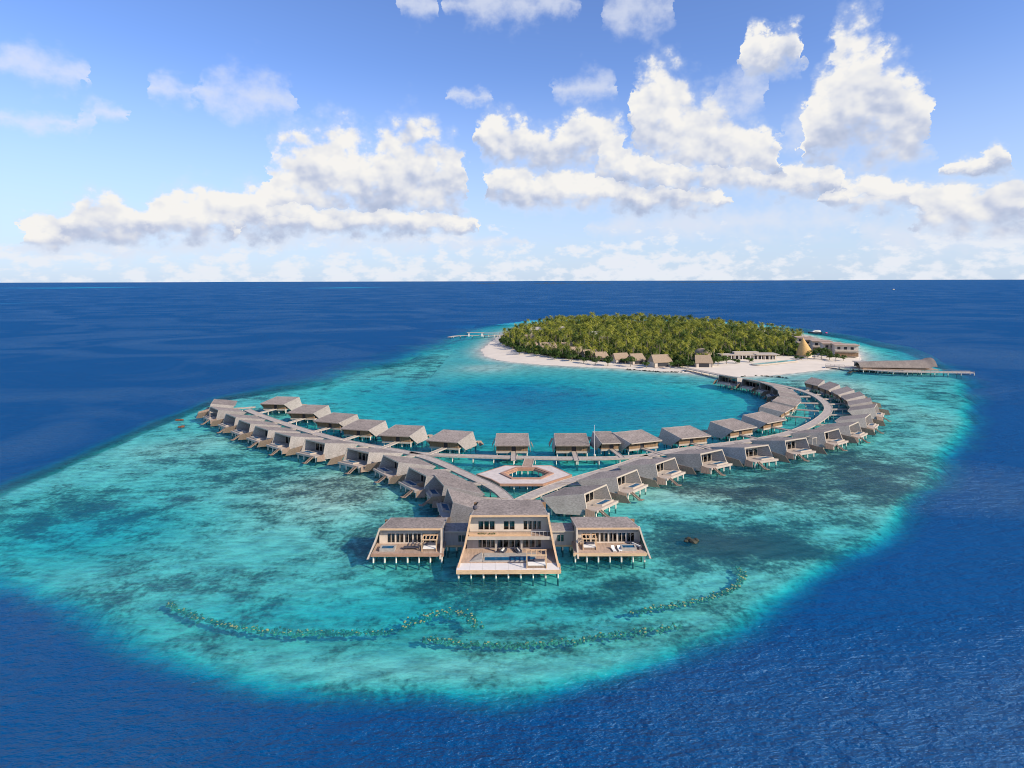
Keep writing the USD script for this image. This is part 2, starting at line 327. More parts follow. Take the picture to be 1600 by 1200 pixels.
def water_mat():
    """clear sea over a seabed: what lies below shows through less and less with depth, the water itself scatters turquoise to deep blue, the ruffled surface mirrors the sky"""
    n, l = {}, []
    d = np.linspace(0, 1, 60) ** 1.6
    D = d * 45
    K = np.array(WATER_K)
    T = np.exp(-K[None] * D[:, None])
    n['at'] = ('attribute', dict(attribute='depth'))
    n['dn'] = ('math', dict(math_type='multiply', value2=1 / 45)); l.append(('at.fac', 'dn.value1'))
    n['T'] = ('rgb_ramp', dict(ramp=[(a, tuple(t)) for a, t in zip(d, T)])); l.append(('dn.value', 'T.fac'))
    S = 1 - np.exp(-WATER_S * D)
    n['S'] = ('rgb_ramp', dict(ramp=[(a, (x, x, x)) for a, x in zip(d, S)])); l.append(('dn.value', 'S.fac'))
    n['C'] = ('rgb_ramp', dict(ramp=[(a / 45, c) for a, c in WATER_C])); l.append(('dn.value', 'C.fac'))
    n['geo'] = ('geometry', {})
    # waves: wind ripples on a swell
    n['m1'] = ('mapping', dict(scale=(0.15, 0.42, 0.3), rotation=(0, 0, 0.16))); l.append(('geo.position', 'm1.vector'))
    n['w1'] = ('noise_texture', dict(dimensions='2D', scale=1.0, detail=5.0, roughness=0.60, distortion=0.12)); l.append(('m1.vector', 'w1.vector'))
    n['m2'] = ('mapping', dict(scale=(0.9, 1.9, 1), rotation=(0, 0, -0.25))); l.append(('geo.position', 'm2.vector'))
    n['w2'] = ('noise_texture', dict(dimensions='2D', scale=1.0, detail=3.0, roughness=0.55)); l.append(('m2.vector', 'w2.vector'))
    n['m3'] = ('mapping', dict(scale=(0.006, 0.010, 1), rotation=(0, 0, 0.35))); l.append(('geo.position', 'm3.vector'))
    n['w3'] = ('noise_texture', dict(dimensions='2D', scale=1.0, detail=5.0, roughness=0.6, distortion=0.8)); l.append(('m3.vector', 'w3.vector'))
    n['ru'] = ('map_range', dict(from_min=0.32, from_max=0.68, to_min=0.55, to_max=1.35, clamp=True)); l.append(('w3.fac', 'ru.value'))   # patches of wind
    n['r3'] = ('math', dict(math_type='multiply', value2=0.8)); l.append(('w1.fac', 'r3.value1'))
    n['h'] = ('math', dict(math_type='multiply_add', value2=0.22)); l += [('w2.fac', 'h.value1'), ('r3.value', 'h.value3')]
    n['bu'] = ('bump', dict(distance=WAVE)); l += [('h.value', 'bu.height'), ('ru.result', 'bu.strength')]
    # mirror strength by Schlick's law on the ruffled surface, held down where waves too small to see break the mirror up
    n['dt'] = ('vector_math', dict(math_type='dot_product')); l += [('bu.normal', 'dt.vector1'), ('geo.incoming', 'dt.vector2')]
    n['ab'] = ('math', dict(math_type='absolute')); l.append(('dt.value', 'ab.value1'))
    n['om'] = ('math', dict(math_type='subtract', value1=1.0, use_clamp=True)); l.append(('ab.value', 'om.value2'))
    n['pw'] = ('math', dict(math_type='power', value2=5.0)); l.append(('om.value', 'pw.value1'))
    n['sc'] = ('math', dict(math_type='multiply_add', value2=0.98, value3=0.02)); l.append(('pw.value', 'sc.value1'))
    n['mm'] = ('map_range', dict(from_min=0.45, from_max=0.72, to_min=MIRROR_MOST[0], to_max=MIRROR_MOST[1], clamp=True)); l.append(('w3.fac', 'mm.value'))
    n['mn'] = ('math', dict(math_type='minimum')); l += [('sc.value', 'mn.value1'), ('mm.result', 'mn.value2')]
    n['cs'] = ('math', dict(math_type='multiply_add', value2=1.9, value3=-0.10, use_clamp=True)); l.append(('h.value', 'cs.value1'))    # ripples bend the light that comes up
    n['tc'] = ('vector_math', dict(math_type='scale')); l += [('T.color', 'tc.vector1'), ('cs.value', 'tc.scale')]
    n['tr'] = ('transparent_bsdf', {}); l.append(('tc.vector', 'tr.color'))
    n['df'] = ('diffuse_bsdf', {}); l += [('C.color', 'df.color'), ('bu.normal', 'df.normal')]
    n['gl'] = ('glossy_bsdf', dict(roughness=0.22, color=(.55, .82, 1.0))); l.append(('bu.normal', 'gl.normal'))
    n['b'] = ('mix_closure', {}); l += [('S.color', 'b.fac'), ('tr.BSDF', 'b.closure1'), ('df.BSDF', 'b.closure2')]
    n['o'] = ('mix_closure', {}); l += [('mn.value', 'o.fac'), ('b.closure', 'o.closure1'), ('gl.BSDF', 'o.closure2')]
    return usdkit.material(stage, '/World/Looks/sea_water', n, l, surface='o.closure')


WATER_K = (0.60, 0.065, 0.042)      # absorption per metre
WATER_S = 0.085                      # scattering per metre
WATER_C = [(0, (.01, .31, .37)), (3, (.01, .285, .44)), (6, (.0, .205, .42)), (11, (.0, .105, .27)), (20, (.0, .068, .215)), (45, (.0, .060, .190))]
WAVE = 1.8
MIRROR_MOST = (0.075, 0.28)


def seabed_mat():
    n, l = {}, []
    n['at'] = ('attribute', dict(attribute='reef')); n['geo'] = ('geometry', {})
    n['n1'] = ('noise_texture', dict(dimensions='2D', scale=0.10, detail=8.0, roughness=0.70, distortion=0.1)); n['mp'] = ('mapping', dict(scale=(0.75, 1.25, 1), rotation=(0, 0, -.35))); l += [('geo.position', 'mp.vector'), ('mp.vector', 'n1.vector')]
    n['n2'] = ('noise_texture', dict(dimensions='2D', scale=0.7, detail=4.0, roughness=0.6)); l.append(('geo.position', 'n2.vector'))
    n['a'] = ('math', dict(math_type='multiply_add', value2=2.3, value3=-1.15)); l.append(('n1.fac', 'a.value1'))
    n['b'] = ('math', dict(math_type='add')); l += [('a.value', 'b.value1'), ('at.fac', 'b.value2')]
    n['c'] = ('math', dict(math_type='multiply_add', value2=1.15)); l += [('n2.fac', 'c.value1'), ('b.value', 'c.value3')]
    n['c2'] = ('math', dict(math_type='subtract', value2=0.575)); l.append(('c.value', 'c2.value1'))
    n['rp'] = ('rgb_ramp', dict(ramp=[(0.0, (.80, .74, .58)), (0.28, (.60, .55, .42)), (0.55, (.27, .24, .17)), (0.75, (.16, .135, .105)), (1.0, (.095, .078, .068))])); l.append(('c2.value', 'rp.fac'))
    n['p'] = ('diffuse_bsdf', {}); l.append(('rp.color', 'p.color'))
    return usdkit.material(stage, '/World/Looks/seabed', n, l, surface='p.BSDF')


def pile_mat():
    """concrete pile, dark with growth below the waterline"""
    n = {'tc': ('texture_coordinate', {}), 'xyz': ('separate_xyz', {}), 'no': ('noise_texture', dict(scale=1.5, detail=3.0)), 'a': ('math', dict(math_type='multiply_add', value2=.5, value3=-.25)), 'z': ('math', dict(math_type='add')),
         'mr': ('map_range', dict(from_min=-.5, from_max=.1, clamp=True)), 'rp': ('rgb_ramp', dict(ramp=[(0, (.10, .095, .05)), (.5, (.30, .26, .18)), (1, (.72, .65, .54))])), 'p': ('principled_bsdf', dict(roughness=.85, specular_ior_level=.2))}
    l = [('tc.object', 'xyz.vector'), ('tc.object', 'no.vector'), ('no.fac', 'a.value1'), ('xyz.z', 'z.value1'), ('a.value', 'z.value2'), ('z.value', 'mr.value'), ('mr.result', 'rp.fac'), ('rp.color', 'p.base_color')]
    return usdkit.material(stage, '/World/Looks/pile', n, l, surface='p.BSDF')


M = {}
M['shingle'] = mat('shingle', (.245, .205, .175), .85, .40, 1.6, (1, 1, 3.0), 0.03, detail=6, weather=.42)
M['shingle_wall'] = mat('shingle_wall', (.31, .28, .25), .85, .36, 1.6, (1, 1, 3.0), 0.03, detail=6, weather=.3)
M['wood_wall'] = mat('wood_wall', (.25, .155, .085), .6, .4, 1.3, (4, 4, .25), 0.01)
M['slat_wood'] = mat('slat_wood', (.33, .235, .17), .7, .25, 1.2, (3, 3, .4), 0.01, island=.25)
M['deck'] = mat('deck', (.40, .29, .215), .7, .22, 1.0, (3, .5, 1), 0.01, weather=.35)
M['pale_deck'] = mat('pale_deck', (.42, .35, .29), .7, .14, .8)
M['walk'] = mat('walk', (.47, .405, .34), .75, .22, 1.1, (1, 1, 1), 0.01, island=.16)
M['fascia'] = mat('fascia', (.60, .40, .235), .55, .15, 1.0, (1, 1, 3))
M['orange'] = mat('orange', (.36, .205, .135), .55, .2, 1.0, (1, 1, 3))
M['pale'] = mat('pale', (.44, .375, .30), .6, .10, 1.0)
M['terrace_pale'] = mat('terrace_pale', (.55, .48, .42), .7, .14, .8)
M['white'] = mat('white', (.68, .64, .59), .5, .05, 1.0)
M['plaster'] = mat('plaster', (.58, .50, .41), .7, .08, .8, weather=.2)
M['cladding'] = mat('cladding', (.36, .33, .31), .7, .14, 1.0, (5, 5, .3))
M['pile'] = pile_mat()
M['dark'] = mat('dark', (.035, .035, .04), .6, .2)
M['curtain'] = mat('curtain', (.72, .69, .63), .8, .15, 2.0, (4, 4, .2))
M['glass'] = glass_mat('glass')
M['pool'] = mat('pool', (.01, .085, .17), .06, .25, .5, spec=.5)
M['stone'] = mat('stone', (.34, .31, .27), .8, .2, 1.3)
M['thatch'] = mat('thatch', (.30, .225, .155), .95, .35, 1.5, (1, 1, 4), 0.05)
M['straw'] = mat('straw', (.52, .33, .13), .95, .3, 1.2, (2, 2, .4), 0.05)
M['sand'] = mat('sand', (.63, .555, .45), .95, .07, .08, spec=.1)
M['soil'] = mat('soil', (.10, .085, .05), .95, .4, .15, spec=.1)
M['rock'] = mat('rock', (.075, .075, .05), .9, .45, .5, island=.3)
M['coral'] = mat('coral', (.30, .40, .17), .9, .5, .5, island=.5, col2=(.58, .66, .34))
M['coral_brown'] = mat('coral_brown', (.16, .065, .03), .9, .4, .8)
M['palm_leaf'] = leaf_mat('palm_leaf', (.04, .085, .014), (.64, .60, .075))
M['bush_leaf'] = leaf_mat('bush_leaf', (.03, .065, .012), (.12, .19, .03))
M['trunk'] = mat('trunk', (.26, .215, .16), .9, .3, 1.0)
M['navy'] = mat('navy', (.03, .035, .05), .4, .2)
M['pink'] = mat('pink', (.75, .08, .22), .4, .1)
M['cushion'] = mat('cushion', (.74, .72, .66), .8, .06)
M['charcoal'] = mat('charcoal', (.06, .06, .075), .8, .2)
M['water'] = water_mat(); M['seabed'] = seabed_mat()

# ------------------------------------------------------------------ sea, seabed, island
def axis(lo, hi, step, far_lo, far_hi, grow=1.045):
    a = list(np.arange(lo, hi + step, step)); s = step; x = a[-1]
    while x < far_hi: s = min(s * grow, 1e9); x += s; a.append(x)
    s = step; x = a[0]; b = []
    while x > far_lo: s *= grow; x -= s; b.append(x)
    return np.array(b[::-1] + a)


INNER = [(-350, 800), (-150, 788), (0, 772), (100, 726), (200, 682), (300, 640), (350, 622), (480, 606), (560, 590), (640, 570), (700, 552), (760, 535), (830, 514), (900, 508), (1000, 506), (1200, 520), (1290, 545), (1350, 556), (1430, 566), (1480, 588), (1500, 620), (1485, 665), (1445, 730), (1390, 800), (1315, 858), (1235, 910), (1150, 962), (1050, 1012),
         (950, 1046), (850, 1068), (700, 1082), (600, 1076), (480, 1068), (370, 1040), (290, 1005), (205, 962), (110, 915), (0, 878), (-150, 858), (-350, 850)]
OUTER = [(-400, 770), (-200, 768), (-60, 763), (0, 745), (100, 704), (200, 664), (305, 622), (360, 600), (470, 572), (560, 546), (640, 522), (690, 508), (770, 505), (850, 500), (1000, 496), (1200, 508), (1300, 530), (1355, 541), (1460, 555), (1540, 574), (1580, 610), (1585, 655), (1560, 715), (1525, 765), (1475, 835), (1405, 895), (1325, 950), (1235, 1010),
         (1130, 1060), (1000, 1108), (880, 1136), (750, 1150), (600, 1146), (450, 1142), (320, 1116), (200, 1075), (100, 1028), (0, 982), (-150, 935), (-400, 905)]
ISLAND = [(752, 547), (757, 556), (775, 562), (800, 566), (850, 570), (900, 572.5), (960, 575), (1000, 578), (1050, 581), (1090, 584), (1130, 588), (1165, 588.5), (1200, 587), (1240, 583), (1280, 578.5), (1320, 574), (1338, 570), (1345, 564), (1344, 556), (1338, 548), (1325, 540), (1290, 533), (1262, 524), (1200, 514), (1120, 507), (1040, 503), (950, 501), (870, 503), (820, 510), (795, 517), (775, 528), (760, 540)]
inner, outer, island = (shapely.Polygon(at_xy(p)) for p in (INNER, OUTER, ISLAND))

RES = 2.0                                                         # a raster of the plan, for distances to the shore lines
RX0, RX1, RY0, RY1 = -420.0, 620.0, 40.0, 1400.0
gx, gy = np.arange(RX0, RX1, RES), np.arange(RY0, RY1, RES)
GX, GY = np.meshgrid(gx, gy)
edt = lambda p: ndimage.distance_transform_edt(p) * RES
in_i, in_o, in_l = (shapely.contains_xy(p, GX, GY) for p in (inner, outer, island))
to_inner, to_outer = edt(~in_i), edt(in_o)
t_edge = np.where(in_i, 0, np.where(in_o, to_inner / np.maximum(to_inner + to_outer, 1e-6), 1))
to_land, inland = edt(~in_l), edt(in_l)


def pixel_of(x, y, z=0.0):
    xc, yc = x * cr - (z - H) * sr, x * sr + (z - H) * cr
    return 800 + F * xc / y, 438.5 - F * yc / y


PX, PY = pixel_of(GX, np.maximum(GY, 1))


def spots(items, soft=1.0):
    """sum of soft ovals laid out on the water; centre and half sizes as the photograph shows them"""
    out = np.zeros_like(GX)
    for px, py, w, h, a in items:
        c = at(px, py); e = at(px + w, py); f = at(px, py - h)
        wx, wy = abs(e[0] - c[0]), abs(f[1] - c[1])
        out += a * np.exp(-(((GX - c[0]) / wx) ** 2 + ((GY - c[1]) / wy) ** 2) * soft)
    return out


P3 = np.stack([GX, GY, np.zeros_like(GX)], -1)
nz = lambda s, o=5, seed=0: meshkit.fbm(P3 / s, o, seed) - 0.5
warp = np.clip(t_edge + nz(26, 5, 3) * 0.6 * np.clip(4 * t_edge * (1 - t_edge), 0, 1), 0, 1)
depth = 1.7 + 42 * np.clip(warp, 0, 1) ** 2.3 + nz(60, 4, 5) * 1.2
depth += spots([(800, 612, 120, 16, 4.0), (850, 640, 240, 34, 2.6), (1020, 630, 150, 34, 1.8), (620, 610, 120, 20, 1.6), (700, 665, 260, 10, 1.6), (120, 830, 160, 40, 1.5), (480, 960, 200, 26, 1.0), (760, 950, 200, 22, .8), (1150, 640, 60, 22, .8)])
depth -= spots([(1200, 770, 200, 40, .8), (1330, 720, 120, 60, .8), (1130, 845, 110, 24, .7), (500, 760, 140, 50, .7), (330, 690, 110, 24, .5), (600, 850, 60, 30, .4), (1430, 640, 80, 70, .5), (1060, 770, 150, 22, .9), (700, 1040, 260, 22, .6), (430, 640, 60, 10, .5), (560, 770, 90, 40, .7), (1300, 600, 120, 14, 1.0), (760, 575, 60, 8, 1.2)])
depth = np.where(in_l, depth, np.minimum(np.maximum(depth, .6), np.where(to_land < 60, 0.02 + to_land * 0.055 + (to_land / 34) ** 2, 99)))
depth = np.where(in_l, -np.minimum(0.03 * inland + .02, 1.8), depth)
reef = 0.20 + nz(45, 4, 9) * 0.75 + nz(9, 4, 19) * 0.75
reef += spots([(1200, 765, 190, 34, .8), (1330, 720, 120, 60, .65), (1130, 845, 110, 24, .75), (1230, 850, 90, 26, .6), (980, 905, 50, 10, .6), (1350, 640, 90, 26, .30), (690, 905, 90, 16, .55), (860, 925, 160, 10, .45),
               (500, 760, 120, 40, .28), (300, 700, 110, 24, .25), (120, 800, 120, 26, .2), (330, 900, 120, 20, .3), (560, 850, 60, 26, .5), (150, 790, 170, 30, .1), (470, 905, 140, 14, -.3), (830, 612, 70, 8, .5), (1420, 590, 90, 12, .25), (660, 560, 120, 16, .25), (560, 640, 120, 16, .25), (450, 700, 60, 30, .3), (1090, 1000, 100, 20, .2)])
reef -= spots([(850, 630, 260, 36, .40), (1050, 620, 120, 24, .3), (1010, 775, 100, 20, .65), (1150, 790, 200, 8, .30), (700, 1035, 330, 26, .55), (420, 850, 120, 30, .35), (850, 930, 60, 10, .3), (930, 640, 160, 30, .25), (800, 740, 90, 14, .35), (1250, 905, 120, 30, .30), (560, 620, 120, 10, .2), (1130, 690, 260, 20, .2), (200, 880, 160, 20, .2), (1380, 800, 50, 60, .35), (1480, 640, 30, 60, .3)])


def plan(a, x, y, far):
    i, j = (y - RY0) / RES, (x - RX0) / RES
    v = ndimage.map_coordinates(a, [i, j], order=1, mode='nearest')
    return np.where((x > RX0) & (x < RX1 - 3) & (y > RY0) & (y < RY1 - 3), v, far)


def sheet(name, X, Y, Z, material, attrs, **kw):
    ny, nx = X.shape
    v = np.stack([X, Y, Z], -1).reshape(-1, 3)
    i = (np.arange(ny - 1)[:, None] * nx + np.arange(nx - 1)[None]).ravel()
    f = np.stack([i, i + 1, i + nx + 1, i + nx], 1)
    m = UsdGeom.Mesh.Define(stage, f'/World/{name}')
    m.CreatePointsAttr(Vt.Vec3fArray.FromNumpy(v.astype(np.float32)))
    m.CreateFaceVertexCountsAttr(Vt.IntArray.FromNumpy(np.full(len(f), 4, np.int32)))
    m.CreateFaceVertexIndicesAttr(Vt.IntArray.FromNumpy(f.astype(np.int32).ravel()))
    m.CreateSubdivisionSchemeAttr('none')
    nrm = np.stack([-np.gradient(Z, axis=1) / np.gradient(X, axis=1), -np.gradient(Z, axis=0) / np.gradient(Y, axis=0), np.ones_like(Z)], -1).reshape(-1, 3)
    nrm /= np.linalg.norm(nrm, axis=1, keepdims=True)
    m.CreateNormalsAttr(Vt.Vec3fArray.FromNumpy(nrm.astype(np.float32))); m.SetNormalsInterpolation('vertex')
    for k, a in attrs.items():
        UsdGeom.PrimvarsAPI(m).CreatePrimvar(k, Sdf.ValueTypeNames.FloatArray, 'vertex').Set(Vt.FloatArray.FromNumpy(a.astype(np.float32).ravel()))
    UsdShade.MaterialBindingAPI.Apply(m.GetPrim()).Bind(material)
    tag(m, **kw)
    return m


xs, ys = axis(-260, 420, 2.4, -70000, 70000), axis(70, 640, 2.4, -400, 90000)
X, Y = np.meshgrid(xs, ys)
sea_depth = np.maximum(plan(depth, X, Y, 44.0), 0.0)
for px, py, w, h, dd in [(140, 449.5, 70, 1.6, 7), (60, 449, 30, 1.2, 9), (0, 474.5, 16, 3.5, 8), (545, 449.5, 62, 1.4, 9), (420, 448.5, 20, .9, 12)]:   # shoals of far atolls
    c, e, f_ = at(px, py), at(px + w, py), at(px, py - h * .8)
    q = ((X - c[0]) / (e[0] - c[0])) ** 2 + ((Y - c[1]) / (f_[1] - c[1])) ** 2
    sea_depth = np.minimum(sea_depth, np.where(q < 4, dd + (44 - dd) * np.clip(q / 2.2, 0, 1), 44))
sheet('sea', X, Y, np.zeros_like(X), M['water'], dict(depth=sea_depth), kind='structure', label='blue sea and turquoise lagoon water round the island')
bx, by = np.arange(-400, 600, 2.5), np.arange(50, 960, 2.5)
BX, BY = np.meshgrid(bx, by)
sheet('seabed', BX, BY, -np.clip(plan(depth, BX, BY, 44.0), 0.0, 9.0) - np.where(plan(in_l.astype(float), BX, BY, 0) > .5, .6, .05) - .05, M['seabed'], dict(reef=plan(reef, BX, BY, .3)), kind='structure', label='pale sand and dark coral of the reef under the water')
ix, iy = np.arange(-60, 345, 3.0), np.arange(405, 960, 3.0)
IX, IY = np.meshgrid(ix, iy)
iz = -plan(depth, IX, IY, 5.0)
iz = np.where(iz > 0.0, iz + .05 + .25 * (meshkit.fbm(np.stack([IX, IY, 0 * IX], -1) / 18, 3, 2) - .3), np.maximum(iz, -3) - .02)
sheet('island', IX, IY, iz, M['sand'], {}, kind='structure', label='low island of pale sand behind the villas')
# ------------------------------------------------------------------ villas on piles
FLOOR = 2.3


LEN = {'villa_turned_right': 12.6, 'villa_turned_left': 12.6}


def villa_kind(name, skew, W=12.6, small=False, flip=1):
    """One overwater villa. +y is seaward along the side walls, the back edge of the roof starts at y = 0; skew turns the front and back edges."""
    P = proto(name)
    ck, sk = math.cos(math.radians(skew)), math.sin(math.radians(skew))
    T = lambda s, t, z: (s * ck, s * sk + t, z)
    h = W / 2
    zb, zf, L = 5.15, 7.0, LEN.get(name, 11.0)
    m = MB()
    m.hexa([T(-h, 0, zb - .3), T(h, 0, zb - .3), T(h, L, zf - .3), T(-h, L, zf - .3), T(-h, 0, zb), T(h, 0, zb), T(h, L, zf), T(-h, L, zf)])
    m.build('roof', M['shingle'], P)
    for s in (-1, 1):
        o = lambda t, z: T(s * (h + .02 + .75 * (zf - z) / 5.5), t, z)
        w = MB(); vec = np.array(T(-s * .25, 0, 0)) 
        w.plate([o(0, zb + .03), o(L, zf + .03), o(L + 1.55, .95), o(4.8, .9)], vec)
        w.build('side_wall', M['shingle_wall'], P)
        f = MB()                                                  # the timber screen that carries the wall on out over the deck
        A, B, C, D = ((L + .72, 4.6), (L + 5.6, 3.6), (L + 6.4, 1.0), (L + 1.5, 1.0)) if s * flip < 0 else ((L + 1.1, 3.1), (L + 4.0, 2.4), (L + 4.6, .7), (L + 1.66, .7))
        k = 7
        for i in range(k):
            a, b = i / k, (i + .94) / k
            q = [(A[0] + (B[0] - A[0]) * x, A[1] + (B[1] - A[1]) * x) for x in (a, b)] + [(D[0] + (C[0] - D[0]) * x, D[1] + (C[1] - D[1]) * x) for x in (b, a)]
            lean = lambda t, z: T(s * (h + .1 + .75 * (zf - z) / 5.5 + .32 * max(0, 4.3 - z)), t, z)
            f.plate([lean(*q[0]), lean(*q[1]), lean(*q[2]), lean(*q[3])], np.array(T(-s * .12, 0, 0)))
        f.build('slat_screen', M['slat_wood'], P)
    # pale frame round the seaward opening
    t = MB()
    t.hexa([T(-h - .05, L, zf - .42), T(h + .05, L, zf - .42), T(h + .05, L + .12, zf - .42), T(-h - .05, L + .12, zf - .42), T(-h - .05, L, zf + .06), T(h + .05, L, zf + .06), T(h + .05, L + .12, zf + .06), T(-h - .05, L + .12, zf + .06)])
    for s in (-1, 1):
        o = lambda t_, z, d: T(s * (h + .05 - d + .75 * (zf - z) / 5.5), t_, z)
        t.hexa([o(L, zf, 0), o(L, zf, .3), o(L + .12, zf, .3), o(L + .12, zf, 0), o(L + 1.55, .95, 0), o(L + 1.55, .95, .3), o(L + 1.69, .95, .3), o(L + 1.69, .95, 0)])
    t.build('opening_frame', M['pale'], P)
    e = MB()
    e.hexa([T(-h - .04, -.1, zb - .36), T(h + .04, -.1, zb - .36), T(h + .04, -.003, zb - .36), T(-h - .04, -.003, zb - .36), T(-h - .04, -.1, zb + .02), T(h + .04, -.1, zb + .02), T(h + .04, -.003, zb + .02), T(-h - .04, -.003, zb + .02)])
    e.build('eave_board', M['pale'] if skew < -5 else M['shingle'], P)
    # floor, back wall with door, plinth
    MB().box((-h + .3, 2.0, FLOOR - .45), (h - .3, L - 3.4, FLOOR), T).build('floor', M['deck'], P)
    MB().box((-h + .25, 1.72, FLOOR - .75), (h - .25, 1.98, FLOOR - .02), T).build('plinth', M['pale'], P)
    c0, c1 = (-.2, 1.5) if flip > 0 else (-1.5, .2)
    for a, b in ((-h + .3, c0), (c1, h - .3)):
        wa = MB(); k = max(2, int((b - a) / .8))
        for i in range(k):
            wa.box((a + (b - a) * i / k, 1.8 + .03 * (i % 2), FLOOR), (a + (b - a) * (i + .97) / k, 2.1, zb + .08), T)
        wa.build('back_wall', M['wood_wall'], P)
    MB().box((c0, 1.98, FLOOR), (c1, 2.1, zb + .08), T).build('door', M['dark'], P)
    # seaward glass wall
    g = MB(); yy = L - 3.7
    g.box((-h + .3, yy, 5.05), (h - .3, yy + .25, 6.15), T)
    k = 5; xs_ = np.linspace(-h + .5, h - .5, k + 1)
    for x in xs_: g.box((x - .1, yy, FLOOR + .003), (x + .1, yy + .2, 5.047), T)
    g.build('window_frame', M['pale'], P)
    for a, b in zip(xs_[:-1], xs_[1:]):
        MB().box((a + .103, yy + .08, FLOOR + .05), (b - .103, yy + .12, 5.04), T).build('pane', M['glass'], P)
    cu = MB()
    for i in (0, 2, 3): cu.box((xs_[i] + .15, yy - .35, FLOOR + .01), (xs_[i] + 1.55, yy - .25, 5.0), T)
    cu.build('curtain', M['curtain'], P)
    if not small:
        d = MB()
        for i in range(6):
            a, b = L - 3.38 + 7.0 * i / 6, L - 3.38 + 7.0 * (i + .985) / 6
            d.box((-h + .2, a, FLOOR - .4), (h - .2, b, FLOOR - .02), T)
        d.box((-h + .2, L + 3.63, FLOOR - .75), (h - .2, L + 3.8, FLOOR + .02), T)
        d.build('sun_deck', M['pale_deck'], P)
        r = MB(); a, b, c, dd = (-h + 1.0, L, h - 4.4, L + 2.8)[:4] if flip > 0 else (-h + 4.4, L, h - 1.0, L + 2.8)
        x0, y0, x1, y1 = a, b, c, dd
        for q in (((x0, y0, FLOOR), (x1, y0 + .4, FLOOR + .5)), ((x0, y1 - .4, FLOOR), (x1, y1, FLOOR + .5)), ((x0, y0 + .403, FLOOR), (x0 + .4, y1 - .403, FLOOR + .5)), ((x1 - .4, y0 + .403, FLOOR), (x1, y1 - .403, FLOOR + .5))): r.box(*q, T)
        r.build('pool_rim', M['pale'], P)
        MB().box((x0 + .4, y0 + .4, FLOOR - .01), (x1 - .4, y1 - .4, FLOOR + .36), T).build('pool_water', M['pool'], P)
        st = MB(); xs0 = (h - 1.6) * flip                           # stair down into the water
        for o in (-.5, .5): st.beam(T(xs0 + o, L + 3.7, FLOOR - .15), T(xs0 + o + .8 * flip, L + 6.8, .25), .16, .34)
        for i in range(9):
            q = (i + .5) / 9; st.box((xs0 - .45 + .8 * flip * q, L + 3.7 + 3.1 * q - .17, FLOOR - .1 - 2.05 * q), (xs0 + .45 + .8 * flip * q, L + 3.7 + 3.1 * q + .17, FLOOR - .02 - 2.05 * q), T)
        st.box((xs0 - .7 + .8 * flip, L + 6.7, .15), (xs0 + .7 + .8 * flip, L + 7.9, .32), T)
        st.build('stair', M['slat_wood'], P)
    for x in np.linspace(-h + .7, h - .7, 3 if small else 4):
        for y in ((3, 8) if small else (2.6, 6.4, L - .4, L + 3.2)):
            a = T(x, y, 0); MB().tube((a[0], a[1], -3.5), (a[0], a[1], FLOOR - .42), .24, k=8).build('pile', M['pile'], P, smooth=40)
    br = MB(); x0 = .65 * flip                                      # gangway to the boardwalk
    br.box((x0 - .95, -9.5, FLOOR - .32), (x0 + .95, 1.70, FLOOR - .05), lambda s, t_, z: (s * ck, s * sk + t_, z + .0))
    for o in (-.98, .86): br.box((x0 + o, -9.5, FLOOR - .36), (x0 + o + .12, 1.70, FLOOR + .1), T)
    br.build('gangway', M['walk'], P)
    for y in (-7.5, -3):
        a = T(x0, y, 0); MB().tube((a[0], a[1], -3.5), (a[0], a[1], FLOOR - .33), .2, k=8).build('pile', M['pile'], P, smooth=40)
    return P


KIND = {'out_r': villa_kind('villa_turned_right', -33, 11.4, flip=1), 'out_l': villa_kind('villa_turned_left', 33, 11.4, flip=-1), 'in_l': villa_kind('villa_inner_left', 17, 13.2), 'in_r': villa_kind('villa_inner_right', -14, 14.0, flip=-1),
        'mid': villa_kind('villa_straight', 0, 13.2), 'hut': villa_kind('villa_small', -8, 7.6, small=True)}
SKEW = {'out_r': -33, 'out_l': 33, 'in_l': 17, 'in_r': -14, 'mid': 0, 'hut': -8}
WID = {'out_r': 11.4, 'out_l': 11.4, 'in_l': 13.2, 'in_r': 14.0, 'mid': 13.2, 'hut': 7.6}


def place_villa(kind, anchor_local, world_xy, edge, label, group, name='water_villa', scale=None):
    """anchor_local (s, t) of the villa comes to stand at world_xy, its front edge along the world direction edge (pointing right when one looks seaward)"""
    k = math.radians(SKEW[kind]); rot = math.atan2(edge[1], edge[0]) - k
    s, t = anchor_local
    lx, ly = s * math.cos(k), s * math.sin(k) + t
    c, n = math.cos(rot), math.sin(rot)
    ox, oy = world_xy[0] - (c * lx - n * ly), world_xy[1] - (n * lx + c * ly)
    copy_of(KIND[kind], name, label, 'villa', (ox, oy, 0), rot, group)
    return ox, oy


LEFT_WALK = at_xy([(386, 640), (424, 655), (460, 667), (505, 680.5), (550, 691.5), (610, 702), (655, 711), (700, 728), (739, 746), (772, 761), (795, 782)], 2.2)
RIGHT_WALK = at_xy([(808, 784), (840, 769), (910, 745), (975, 726), (1010, 713), (1060, 703), (1130, 694), (1200, 684), (1238, 675), (1269, 662), (1291, 646), (1295, 639), (1288, 628), (1274, 618), (1259, 612), (1232, 604.5), (1150, 590), (1100, 580.5), (1072, 575)], 2.2)
MID_WALK = at_xy([(640, 707), (684, 710.5), (750, 712.5), (814, 714.5), (880, 715.5), (975, 714.5), (1012, 711)], 2.2)


